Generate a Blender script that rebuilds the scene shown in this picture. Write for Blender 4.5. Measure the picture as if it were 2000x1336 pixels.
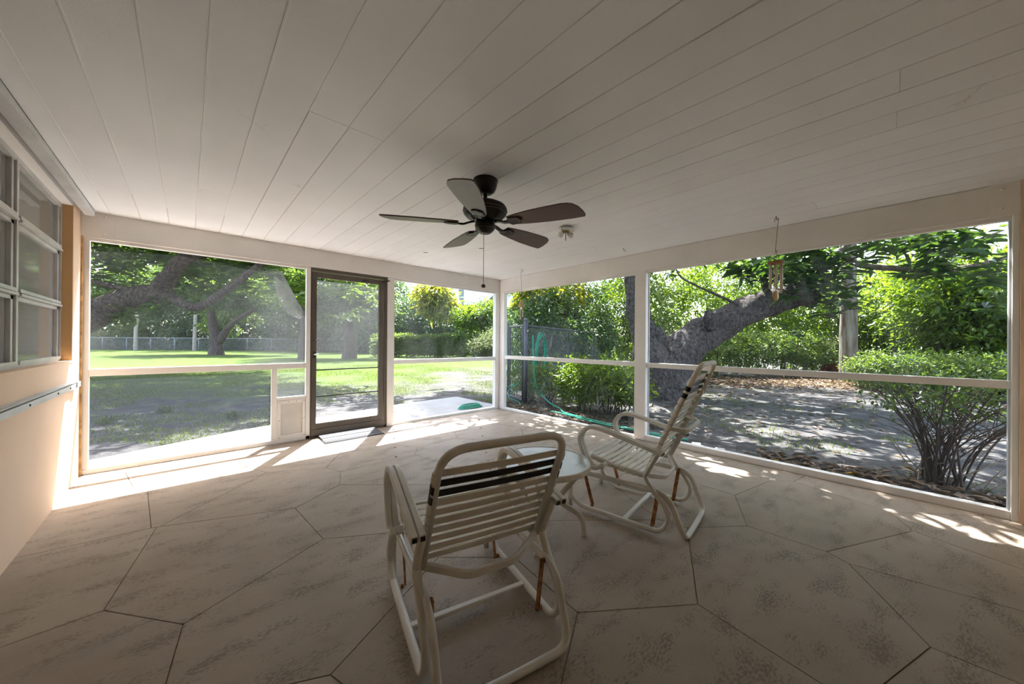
import bpy, math, random
import numpy as np
from mathutils import Vector, Matrix

# ------------------------------------------------------------------ scene, camera, light
for o in list(bpy.data.objects):
    bpy.data.objects.remove(o)
SC = bpy.context.scene
COL = SC.collection
rng = np.random.default_rng(7)
random.seed(7)

YAW, PITCH, ROLL = 0.748196, 0.001074, 0.007679
EYE = Vector((0, 0, 1.2))
F = Vector((math.sin(YAW) * math.cos(PITCH), math.cos(YAW) * math.cos(PITCH), math.sin(PITCH)))
_r = Vector((math.cos(YAW), -math.sin(YAW), 0))
_u = _r.cross(F)
RT = math.cos(ROLL) * _r + math.sin(ROLL) * _u
UP = -math.sin(ROLL) * _r + math.cos(ROLL) * _u
FOC = 683.69
cam_data = bpy.data.cameras.new('camera')
cam_data.sensor_width = 36
cam_data.lens = FOC / 2000 * 36
cam_data.clip_start = 0.02
cam_data.clip_end = 400
cam = bpy.data.objects.new('camera', cam_data)
COL.objects.link(cam)
M = Matrix.Identity(4)
for i, v in enumerate((RT, UP, -F)):
    for k in range(3):
        M[k][i] = v[k]
M.translation = EYE
cam.matrix_world = M
SC.camera = cam


def at(px, py, depth):
    """a point of the garden that is seen at photo pixel (px, py), depth metres ahead"""
    return EYE + depth * (F + RT * ((px - 1000) / FOC) + UP * ((668 - py) / FOC))


SUN_DIR = Vector((-0.30, -0.43, -1.0)).normalized()      # the way the light travels
sun_data = bpy.data.lights.new('sun', 'SUN')
sun_data.energy = 7.8
sun_data.angle = math.radians(0.53)
sun_data.color = (0.97, 0.975, 0.98)
sun = bpy.data.objects.new('sun', sun_data)
sun.rotation_euler = SUN_DIR.to_track_quat('-Z', 'Y').to_euler()
sun.location = (6, 8, 20)
COL.objects.link(sun)

world = bpy.data.worlds.new('sky')
SC.world = world
world.use_nodes = True
wn = world.node_tree
wn.nodes.clear()
w_out = wn.nodes.new('ShaderNodeOutputWorld')
w_bg = wn.nodes.new('ShaderNodeBackground')
w_sky = wn.nodes.new('ShaderNodeTexSky')
w_sky.sky_type = 'NISHITA'
w_sky.sun_disc = False
w_sky.sun_elevation = math.asin(-SUN_DIR.z)
w_sky.sun_rotation = math.atan2(-SUN_DIR.x, -SUN_DIR.y)
w_sky.air_density = 1.0
w_sky.dust_density = 2.5
w_sky.ozone_density = 1.0
w_hsv = wn.nodes.new('ShaderNodeHueSaturation')
w_hsv.inputs['Saturation'].default_value = 0.85
wn.links.new(w_sky.outputs[0], w_hsv.inputs['Color'])
wn.links.new(w_hsv.outputs[0], w_bg.inputs['Color'])
w_bg.inputs['Strength'].default_value = 0.33
wn.links.new(w_bg.outputs[0], w_out.inputs['Surface'])

SC.view_settings.view_transform = 'Standard'
SC.view_settings.look = 'None'
SC.view_settings.gamma = 1.0
SC.view_settings.use_curve_mapping = False
SC.view_settings.exposure = 2.05
SC.cycles.use_denoising = True
SC.cycles.max_bounces = 5
SC.cycles.diffuse_bounces = 4
SC.cycles.glossy_bounces = 2
SC.cycles.transmission_bounces = 3
SC.cycles.transparent_max_bounces = 10
SC.cycles.use_adaptive_sampling = True
SC.cycles.adaptive_threshold = 0.1
SC.cycles.adaptive_min_samples = 16
SC.cycles.sample_clamp_indirect = 8

# ------------------------------------------------------------------ helpers
class MB:
    """collects shapes; build() links them as one mesh object"""

    def __init__(self):
        self.v, self.f, self.s = [], [], []

    def add(self, vs, fs, smooth=False):
        n = len(self.v)
        self.v += [tuple(p) for p in vs]
        self.f += [tuple(i + n for i in f) for f in fs]
        self.s += [smooth] * len(fs)
        return self

    def box(self, x0, x1, y0, y1, z0, z1):
        vs = [(x, y, z) for z in (z0, z1) for y in (y0, y1) for x in (x0, x1)]
        return self.add(vs, [(0, 2, 3, 1), (4, 5, 7, 6), (0, 1, 5, 4), (2, 6, 7, 3), (0, 4, 6, 2), (1, 3, 7, 5)])

    def bar(self, a, b, w, h, up=(0, 0, 1)):
        return self.sweep([a, b], rect(w, h), up=up)

    def sweep(self, path, prof, up=(0, 0, 1), closed=False, smooth=False, scale=None, caps=True):
        P = [Vector(p) for p in path]
        n, m = len(P), len(prof)
        vs = []
        upv = Vector(up)
        prev = None
        for i, p in enumerate(P):
            if closed:
                t = P[(i + 1) % n] - P[i - 1]
            else:
                t = P[min(i + 1, n - 1)] - P[max(i - 1, 0)]
            if t.length < 1e-9:
                t = Vector((0, 0, 1))
            t.normalize()
            if prev is None:
                s = t.cross(upv)
                if s.length < 1e-3:
                    s = t.cross(Vector((1, 0, 0)))
                    if s.length < 1e-3:
                        s = t.cross(Vector((0, 1, 0)))
            else:
                s = prev - t * prev.dot(t)
            s.normalize()
            prev = s
            u = s.cross(t)
            k = scale[i] if scale else 1.0
            vs += [p + s * (a * k) + u * (b * k) for a, b in prof]
        fs = []
        last = n if closed else n - 1
        for i in range(last):
            a0, b0 = i * m, ((i + 1) % n) * m
            for j in range(m):
                k = (j + 1) % m
                fs.append((a0 + j, a0 + k, b0 + k, b0 + j))
        if not closed and caps:
            fs.append(tuple(range(m - 1, -1, -1)))
            fs.append(tuple((n - 1) * m + j for j in range(m)))
        return self.add(vs, fs, smooth)

    def tube(self, path, r, n=8, smooth=True, scale=None, up=(0, 0, 1), closed=False):
        return self.sweep(path, circle(r, n), smooth=smooth, scale=scale, up=up, closed=closed)

    def lathe(self, prof, n=24, c=(0, 0, 0), smooth=True):
        """prof: (radius, z) from top to bottom"""
        vs, fs = [], []
        for r, z in prof:
            for k in range(n):
                a = 2 * math.pi * k / n
                vs.append((c[0] + r * math.cos(a), c[1] + r * math.sin(a), c[2] + z))
        for i in range(len(prof) - 1):
            for k in range(n):
                j = (k + 1) % n
                fs.append((i * n + k, (i + 1) * n + k, (i + 1) * n + j, i * n + j))
        fs.append(tuple(range(n)))
        fs.append(tuple((len(prof) - 1) * n + k for k in range(n - 1, -1, -1)))
        return self.add(vs, fs, smooth)

    def prism(self, poly, z0, z1):
        n = len(poly)
        vs = [(x, y, z0) for x, y in poly] + [(x, y, z1) for x, y in poly]
        fs = [tuple(range(n - 1, -1, -1)), tuple(range(n, 2 * n))]
        fs += [(i, (i + 1) % n, n + (i + 1) % n, n + i) for i in range(n)]
        return self.add(vs, fs)

    def ball(self, c, r, n=10, m=6, sz=1.0):
        prof = [(max(1e-4, r * math.sin(math.pi * i / m)), r * sz * math.cos(math.pi * i / m)) for i in range(m + 1)]
        return self.lathe(prof, n, c)

    def mesh(self, name, mat):
        me = bpy.data.meshes.new(name)
        me.from_pydata(self.v, [], self.f)
        me.polygons.foreach_set('use_smooth', self.s)
        if mat:
            me.materials.append(mat)
        me.update()
        return me

    def build(self, name, mat, parent=None, bevel=0.0):
        o = bpy.data.objects.new(name, self.mesh(name, mat))
        COL.objects.link(o)
        if parent:
            o.parent = parent
        if bevel:
            b = o.modifiers.new('bevel', 'BEVEL')
            b.width = bevel
            b.segments = 2
            b.limit_method = 'ANGLE'
        return o


def circle(r, n=8):
    return [(r * math.cos(2 * math.pi * k / n), r * math.sin(2 * math.pi * k / n)) for k in range(n)]


def rect(w, h, b=None):
    w, h = w / 2, h / 2
    if not b:
        return [(w, -h), (w, h), (-w, h), (-w, -h)]
    return [(w, -h + b), (w, h - b), (w - b, h), (-w + b, h), (-w, h - b), (-w, -h + b), (-w + b, -h), (w - b, -h)]


def smooth_path(pts, n=5):
    """Catmull-Rom through the points"""
    P = [Vector(p) for p in pts]
    out = []
    for i in range(len(P) - 1):
        p0, p1, p2 = P[max(i - 1, 0)], P[i], P[i + 1]
        p3 = P[min(i + 2, len(P) - 1)]
        for k in range(n):
            t = k / n
            out.append(0.5 * ((2 * p1) + (p2 - p0) * t + (2 * p0 - 5 * p1 + 4 * p2 - p3) * t * t + (3 * p1 - p0 - 3 * p2 + p3) * t ** 3))
    out.append(P[-1])
    return out


def fillet(pts, r, n=5):
    """polyline with rounded corners"""
    P = [Vector(p) for p in pts]
    out = [P[0]]
    for i in range(1, len(P) - 1):
        a, b, c = P[i - 1], P[i], P[i + 1]
        ra = min(r, (a - b).length * 0.49, (c - b).length * 0.49)
        p, q = b + (a - b).normalized() * ra, b + (c - b).normalized() * ra
        for k in range(n + 1):
            t = k / n
            out.append(p * (1 - t) ** 2 + b * 2 * t * (1 - t) + q * t * t)
    out.append(P[-1])
    return out


def tag(o, label=None, cat=None, group=None, kind=None):
    if label:
        o['label'] = label
    if cat:
        o['category'] = cat
    if group:
        o['group'] = group
    if kind:
        o['kind'] = kind
    return o


def empty(name, loc=(0, 0, 0), rz=0.0):
    o = bpy.data.objects.new(name, None)
    o.empty_display_size = 0.1
    COL.objects.link(o)
    o.location = loc
    o.rotation_euler = (0, 0, rz)
    return o


def copy_part(src, name, parent, mw=None):
    o = src.copy()
    o.name = name
    COL.objects.link(o)
    o.parent = parent
    if mw is not None:
        o.matrix_local = mw
    return o


# ------------------------------------------------------------------ materials
def new_mat(name):
    m = bpy.data.materials.new(name)
    m.use_nodes = True
    nt = m.node_tree
    b = nt.nodes['Principled BSDF']
    return m, nt, b


def N(nt, kind, **kw):
    n = nt.nodes.new('ShaderNode' + kind)
    for k, v in kw.items():
        if k in n.inputs:
            n.inputs[k].default_value = v
        else:
            setattr(n, k, v)
    return n


def coords(nt, scale=(1, 1, 1), rot=(0, 0, 0)):
    tc = N(nt, 'TexCoord')
    mp = N(nt, 'Mapping')
    mp.inputs['Scale'].default_value = scale
    mp.inputs['Rotation'].default_value = rot
    nt.links.new(tc.outputs['Object'], mp.inputs['Vector'])
    return mp.outputs['Vector']


def ramp(nt, src, stops):
    r = N(nt, 'ValToRGB')
    e = r.color_ramp.elements
    while len(e) < len(stops):
        e.new(0.5)
    for i, (p, c) in enumerate(stops):
        e[i].position = p
        e[i].color = (*c, 1) if len(c) == 3 else c
    nt.links.new(src, r.inputs['Fac'])
    return r.outputs['Color']


def mixc(nt, a, b, fac, mode='MIX'):
    m = N(nt, 'MixRGB', blend_type=mode)
    for sock, v in (('Color1', a), ('Color2', b), ('Fac', fac)):
        if isinstance(v, (tuple, list)):
            m.inputs[sock].default_value = (*v, 1)
        elif isinstance(v, (int, float)):
            m.inputs[sock].default_value = v
        else:
            nt.links.new(v, m.inputs[sock])
    return m.outputs['Color']


def bump(nt, b, src, strength=0.3, dist=0.01):
    n = N(nt, 'Bump')
    n.inputs['Strength'].default_value = strength
    n.inputs['Distance'].default_value = dist
    nt.links.new(src, n.inputs['Height'])
    nt.links.new(n.outputs['Normal'], b.inputs['Normal'])


def plain(name, col, rough=0.5, metal=0.0, var=0.12, scale=6.0, bmp=0.0, bscale=60.0, spec=0.5):
    m, nt, b = new_mat(name)
    v = coords(nt)
    n = N(nt, 'TexNoise', Scale=scale, Detail=4.0)
    nt.links.new(v, n.inputs['Vector'])
    lo = tuple(c * (1 - var) for c in col)
    hi = tuple(min(1, c * (1 + var)) for c in col)
    c = ramp(nt, n.outputs['Fac'], [(0.3, lo), (0.7, hi)])
    nt.links.new(c, b.inputs['Base Color'])
    b.inputs['Roughness'].default_value = rough
    b.inputs['Metallic'].default_value = metal
    b.inputs['Specular IOR Level'].default_value = spec
    if bmp:
        n2 = N(nt, 'TexNoise', Scale=bscale, Detail=3.0)
        nt.links.new(v, n2.inputs['Vector'])
        bump(nt, b, n2.outputs['Fac'], bmp, 0.004)
    return m


def mat_floor():
    m, nt, b = new_mat('stamped_concrete')
    v = coords(nt)
    vs = coords(nt, scale=(1.0, 2.1, 1), rot=(0, 0, 0.35))
    oi = N(nt, 'ObjectInfo')
    n1 = N(nt, 'TexNoise', Scale=1.6, Detail=5.0, Roughness=0.6)
    nt.links.new(v, n1.inputs['Vector'])
    base = ramp(nt, n1.outputs['Fac'], [(0.3, (0.318, 0.252, 0.192)), (0.55, (0.375, 0.303, 0.236)), (0.75, (0.415, 0.345, 0.277))])
    tint = ramp(nt, oi.outputs['Random'], [(0.0, (0.93, 0.92, 0.90)), (1.0, (1.03, 1.02, 1.01))])
    base = mixc(nt, base, tint, 1.0, 'MULTIPLY')
    # worm-like trowel pits
    n2 = N(nt, 'TexNoise', Scale=55.0, Detail=5.0, Roughness=0.6)
    nt.links.new(vs, n2.inputs['Vector'])
    n3 = N(nt, 'TexNoise', Scale=4.5, Detail=4.0)
    nt.links.new(vs, n3.inputs['Vector'])
    ma = N(nt, 'Math', operation='MULTIPLY')
    nt.links.new(n2.outputs['Fac'], ma.inputs[0])
    nt.links.new(n3.outputs['Fac'], ma.inputs[1])
    pits = ramp(nt, ma.outputs[0], [(0.27, (0, 0, 0)), (0.36, (0.8, 0.8, 0.8))])
    c = mixc(nt, base, (0.185, 0.148, 0.114), pits)
    # soft grey stain patches
    n4 = N(nt, 'TexNoise', Scale=0.9, Detail=2.0)
    nt.links.new(vs, n4.inputs['Vector'])
    st = ramp(nt, n4.outputs['Fac'], [(0.64, (0, 0, 0)), (0.74, (0.5, 0.5, 0.5))])
    c = mixc(nt, c, (0.26, 0.225, 0.197), st)
    nt.links.new(c, b.inputs['Base Color'])
    b.inputs['Roughness'].default_value = 0.62
    b.inputs['Specular IOR Level'].default_value = 0.35
    bump(nt, b, ma.outputs[0], 0.35, 0.01)
    return m


def mat_ceiling():
    m, nt, b = new_mat('painted_boards')
    v = coords(nt)
    n = N(nt, 'TexNoise', Scale=1.3, Detail=5.0)
    nt.links.new(v, n.inputs['Vector'])
    c = ramp(nt, n.outputs['Fac'], [(0.3, (0.85, 0.85, 0.853)), (0.65, (0.905, 0.908, 0.912))])
    oi = N(nt, 'ObjectInfo')
    tint = ramp(nt, oi.outputs['Random'], [(0.0, (0.965, 0.96, 0.955)), (1.0, (1, 1, 1))])
    c = mixc(nt, c, tint, 1.0, 'MULTIPLY')
    # hairline cracks in the old paint
    vo = N(nt, 'TexVoronoi', feature='DISTANCE_TO_EDGE', Scale=1.1)
    n2 = N(nt, 'TexNoise', Scale=3.0, Detail=4.0)
    nt.links.new(v, n2.inputs['Vector'])
    wv = mixc(nt, v, n2.outputs['Color'], 0.35)
    nt.links.new(wv, vo.inputs['Vector'])
    cr = ramp(nt, vo.outputs['Distance'], [(0.0, (1, 1, 1)), (0.004, (0, 0, 0))])
    n3 = N(nt, 'TexNoise', Scale=2.1)
    nt.links.new(v, n3.inputs['Vector'])
    gate = ramp(nt, n3.outputs['Fac'], [(0.60, (0, 0, 0)), (0.68, (0.35, 0.35, 0.35))])
    cr = mixc(nt, cr, gate, 1.0, 'MULTIPLY')
    c = mixc(nt, c, (0.42, 0.37, 0.32), cr)
    nt.links.new(c, b.inputs['Base Color'])
    b.inputs['Roughness'].default_value = 0.55
    b.inputs['Specular IOR Level'].default_value = 0.3
    n4 = N(nt, 'TexNoise', Scale=160.0, Detail=2.0)
    nt.links.new(v, n4.inputs['Vector'])
    bump(nt, b, n4.outputs['Fac'], 0.25, 0.003)
    return m


def mat_stucco(name, col):
    m, nt, b = new_mat(name)
    v = coords(nt)
    n = N(nt, 'TexNoise', Scale=2.0, Detail=5.0)
    nt.links.new(v, n.inputs['Vector'])
    c = ramp(nt, n.outputs['Fac'], [(0.3, tuple(x * 0.93 for x in col)), (0.7, col)])
    n3 = N(nt, 'TexNoise', Scale=38.0, Detail=2.0)
    nt.links.new(v, n3.inputs['Vector'])
    sp = ramp(nt, n3.outputs['Fac'], [(0.75, (0, 0, 0)), (0.79, (0.7, 0.7, 0.7))])
    c = mixc(nt, c, tuple(x * 0.45 for x in col), sp)
    nt.links.new(c, b.inputs['Base Color'])
    b.inputs['Roughness'].default_value = 0.8
    n2 = N(nt, 'TexNoise', Scale=220.0, Detail=2.0)
    nt.links.new(v, n2.inputs['Vector'])
    bump(nt, b, n2.outputs['Fac'], 0.4, 0.003)
    return m


def mat_screen(name, base, dust, col=(0.42, 0.43, 0.44), side=None):
    m, nt, b = new_mat(name)
    nt.nodes.remove(b)
    out = nt.nodes['Material Output']
    v = coords(nt)
    n = N(nt, 'TexNoise', Scale=1.7, Detail=3.0)
    nt.links.new(v, n.inputs['Vector'])
    n2 = N(nt, 'TexNoise', Scale=110.0, Detail=2.0)
    nt.links.new(v, n2.inputs['Vector'])
    mr = N(nt, 'MapRange')
    mr.inputs['From Min'].default_value = 0.40
    mr.inputs['From Max'].default_value = 0.72
    mr.inputs['To Min'].default_value = base
    mr.inputs['To Max'].default_value = base + dust
    nt.links.new(n.outputs['Fac'], mr.inputs['Value'])
    mr2 = N(nt, 'MapRange')
    mr2.inputs['From Min'].default_value = 0.3
    mr2.inputs['From Max'].default_value = 0.7
    mr2.inputs['To Min'].default_value = 0.75
    mr2.inputs['To Max'].default_value = 1.25
    nt.links.new(n2.outputs['Fac'], mr2.inputs['Value'])
    mu = N(nt, 'Math', operation='MULTIPLY', use_clamp=True)
    nt.links.new(mr.outputs[0], mu.inputs[0])
    nt.links.new(mr2.outputs[0], mu.inputs[1])
    if side:
        sp = N(nt, 'SeparateXYZ')
        nt.links.new(v, sp.inputs[0])
        sg = N(nt, 'MapRange')
        sg.interpolation_type = 'SMOOTHSTEP'
        for k_, v_ in zip(('From Min', 'From Max', 'To Min', 'To Max'), side):
            sg.inputs[k_].default_value = v_
        nt.links.new(sp.outputs['X'], sg.inputs['Value'])
        sa = N(nt, 'Math', operation='MULTIPLY_ADD', use_clamp=True)
        nt.links.new(sg.outputs[0], sa.inputs[0])
        nt.links.new(mr2.outputs[0], sa.inputs[1])
        nt.links.new(mu.outputs[0], sa.inputs[2])
        mu = sa
    tr = N(nt, 'BsdfTransparent')
    df = N(nt, 'BsdfDiffuse')
    df.inputs['Color'].default_value = (*col, 1)
    tl = N(nt, 'BsdfTranslucent')
    tl.inputs['Color'].default_value = (*col, 1)
    m1 = N(nt, 'MixShader')
    m1.inputs[0].default_value = 0.45
    nt.links.new(df.outputs[0], m1.inputs[1])
    nt.links.new(tl.outputs[0], m1.inputs[2])
    m2 = N(nt, 'MixShader')
    nt.links.new(mu.outputs[0], m2.inputs[0])
    nt.links.new(tr.outputs[0], m2.inputs[1])
    nt.links.new(m1.outputs[0], m2.inputs[2])
    nt.links.new(m2.outputs[0], out.inputs['Surface'])
    return m


def mat_glass(name, tint=(0.9, 0.95, 0.93), refl=0.12):
    m, nt, b = new_mat(name)
    nt.nodes.remove(b)
    out = nt.nodes['Material Output']
    tr = N(nt, 'BsdfTransparent')
    tr.inputs['Color'].default_value = (*tint, 1)
    gl = N(nt, 'BsdfGlossy')
    gl.inputs['Roughness'].default_value = 0.05
    fr = N(nt, 'Fresnel')
    fr.inputs['IOR'].default_value = 1.5
    ad = N(nt, 'Math', operation='ADD', use_clamp=True)
    ad.inputs[1].default_value = refl
    nt.links.new(fr.outputs[0], ad.inputs[0])
    mx = N(nt, 'MixShader')
    nt.links.new(ad.outputs[0], mx.inputs[0])
    nt.links.new(tr.outputs[0], mx.inputs[1])
    nt.links.new(gl.outputs[0], mx.inputs[2])
    du = N(nt, 'BsdfDiffuse')
    du.inputs['Color'].default_value = (0.42, 0.40, 0.37, 1)
    my = N(nt, 'MixShader')
    my.inputs[0].default_value = 0.42
    nt.links.new(mx.outputs[0], my.inputs[1])
    nt.links.new(du.outputs[0], my.inputs[2])
    nt.links.new(my.outputs[0], out.inputs['Surface'])
    return m


def mat_leaf(name, stops, trans=0.38, tcol=(0.42, 0.62, 0.05), rough=0.38, spec=0.5):
    m, nt, b = new_mat(name)
    out = nt.nodes['Material Output']
    at_ = N(nt, 'Attribute', attribute_name='rnd')
    c = ramp(nt, at_.outputs['Fac'], stops)
    nt.links.new(c, b.inputs['Base Color'])
    b.inputs['Roughness'].default_value = rough
    b.inputs['Specular IOR Level'].default_value = spec
    tl = N(nt, 'BsdfTranslucent')
    tc = mixc(nt, c, tuple(x * 0.75 for x in tcol), 0.6)
    nt.links.new(tc, tl.inputs['Color'])
    mx = N(nt, 'MixShader')
    mx.inputs[0].default_value = trans
    nt.links.new(b.outputs[0], mx.inputs[1])
    nt.links.new(tl.outputs[0], mx.inputs[2])
    nt.links.new(mx.outputs[0], out.inputs['Surface'])
    return m


def mat_bark(name, dark, light, scale=6.0, stretch=0.35):
    m, nt, b = new_mat(name)
    v = coords(nt, scale=(1, 1, stretch))
    n0 = N(nt, 'TexNoise', Scale=scale * 0.8, Detail=5.0)
    nt.links.new(v, n0.inputs['Vector'])
    wv = mixc(nt, v, n0.outputs['Color'], 0.5)
    vo = N(nt, 'TexVoronoi', feature='DISTANCE_TO_EDGE', Scale=scale * 2.6)
    nt.links.new(wv, vo.inputs['Vector'])
    n = N(nt, 'TexNoise', Scale=scale * 2.6, Detail=4.0, Roughness=0.6)
    nt.links.new(v, n.inputs['Vector'])
    ma = N(nt, 'Math', operation='MULTIPLY_ADD')
    nt.links.new(vo.outputs['Distance'], ma.inputs[0])
    ma.inputs[1].default_value = 0.6
    nt.links.new(n.outputs['Fac'], ma.inputs[2])
    c = ramp(nt, ma.outputs[0], [(0.38, dark), (0.80, light)])
    nt.links.new(c, b.inputs['Base Color'])
    b.inputs['Roughness'].default_value = 0.9
    b.inputs['Specular IOR Level'].default_value = 0.2
    bump(nt, b, ma.outputs[0], 1.0, 0.07)
    return m


def mat_ground():
    m, nt, b = new_mat('yard_soil_and_turf')
    v = coords(nt)
    sep = N(nt, 'SeparateXYZ')
    nt.links.new(v, sep.inputs[0])
    # turf cover: thin beside the porch and on the right, thick further out
    big = N(nt, 'TexNoise', Scale=0.28, Detail=5.0, Roughness=0.65)
    nt.links.new(v, big.inputs['Vector'])
    fin = N(nt, 'TexNoise', Scale=3.2, Detail=6.0, Roughness=0.7)
    nt.links.new(v, fin.inputs['Vector'])
    gy = N(nt, 'MapRange')
    gy.inputs['From Min'].default_value = 5.5
    gy.inputs['From Max'].default_value = 17.0
    gy.inputs['To Min'].default_value = -0.42
    gy.inputs['To Max'].default_value = 0.30
    nt.links.new(sep.outputs['Y'], gy.inputs['Value'])
    gx = N(nt, 'MapRange')
    gx.inputs['From Min'].default_value = 3.5
    gx.inputs['From Max'].default_value = 10.0
    gx.inputs['To Min'].default_value = 0.0
    gx.inputs['To Max'].default_value = -0.12
    nt.links.new(sep.outputs['X'], gx.inputs['Value'])
    a1 = N(nt, 'Math', operation='ADD')
    nt.links.new(gy.outputs[0], a1.inputs[0])
    nt.links.new(gx.outputs[0], a1.inputs[1])
    a2 = N(nt, 'Math', operation='ADD')
    nt.links.new(a1.outputs[0], a2.inputs[0])
    nt.links.new(big.outputs['Fac'], a2.inputs[1])
    a3 = N(nt, 'Math', operation='MULTIPLY_ADD')
    nt.links.new(fin.outputs['Fac'], a3.inputs[0])
    a3.inputs[1].default_value = 0.9
    nt.links.new(a2.outputs[0], a3.inputs[2])
    cover = ramp(nt, a3.outputs[0], [(0.72, (0, 0, 0)), (0.98, (1, 1, 1))])
    g = ramp(nt, fin.outputs['Fac'], [(0.3, (0.034, 0.063, 0.011)), (0.55, (0.062, 0.096, 0.018)), (0.75, (0.10, 0.122, 0.030))])
    s = ramp(nt, fin.outputs['Fac'], [(0.3, (0.034, 0.032, 0.031)), (0.5, (0.072, 0.069, 0.066)), (0.72, (0.16, 0.150, 0.138))])
    c = mixc(nt, s, g, cover)
    nt.links.new(c, b.inputs['Base Color'])
    b.inputs['Roughness'].default_value = 0.95
    b.inputs['Specular IOR Level'].default_value = 0.1
    n2 = N(nt, 'TexNoise', Scale=30.0, Detail=5.0)
    nt.links.new(v, n2.inputs['Vector'])
    bump(nt, b, n2.outputs['Fac'], 0.8, 0.03)
    return m


def mat_siding():
    m, nt, b = new_mat('lap_siding')
    v = coords(nt)
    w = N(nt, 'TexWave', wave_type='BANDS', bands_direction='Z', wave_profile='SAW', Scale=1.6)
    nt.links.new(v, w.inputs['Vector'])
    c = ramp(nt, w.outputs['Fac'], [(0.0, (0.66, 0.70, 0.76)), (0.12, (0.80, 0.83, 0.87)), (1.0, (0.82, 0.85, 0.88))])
    nt.links.new(c, b.inputs['Base Color'])
    bump(nt, b, w.outputs['Fac'], 0.5, 0.03)
    b.inputs['Roughness'].default_value = 0.6
    return m


def mat_wood(name, dark, light, scale=4.0, rough=0.45, axis=(1, 12, 12)):
    m, nt, b = new_mat(name)
    v = coords(nt, scale=axis)
    n = N(nt, 'TexNoise', Scale=scale, Detail=6.0, Roughness=0.65)
    nt.links.new(v, n.inputs['Vector'])
    c = ramp(nt, n.outputs['Fac'], [(0.3, dark), (0.7, light)])
    nt.links.new(c, b.inputs['Base Color'])
    b.inputs['Roughness'].default_value = rough
    return m


def mat_rust():
    m, nt, b = new_mat('rusted_steel')
    v = coords(nt)
    n = N(nt, 'TexNoise', Scale=35.0, Detail=5.0)
    nt.links.new(v, n.inputs['Vector'])
    c = ramp(nt, n.outputs['Fac'], [(0.3, (0.10, 0.035, 0.012)), (0.5, (0.30, 0.115, 0.03)), (0.72, (0.52, 0.27, 0.09))])
    nt.links.new(c, b.inputs['Base Color'])
    b.inputs['Roughness'].default_value = 0.8
    bump(nt, b, n.outputs['Fac'], 0.6, 0.003)
    return m


def mat_frost():
    m, nt, b = new_mat('rippled_table_glass')
    v = coords(nt)
    n = N(nt, 'TexNoise', Scale=45.0, Detail=3.0)
    nt.links.new(v, n.inputs['Vector'])
    b.inputs['Base Color'].default_value = (0.66, 0.70, 0.66, 1)
    b.inputs['Roughness'].default_value = 0.28
    b.inputs['Transmission Weight'].default_value = 0.25
    bump(nt, b, n.outputs['Fac'], 0.25, 0.004)
    return m


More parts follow.
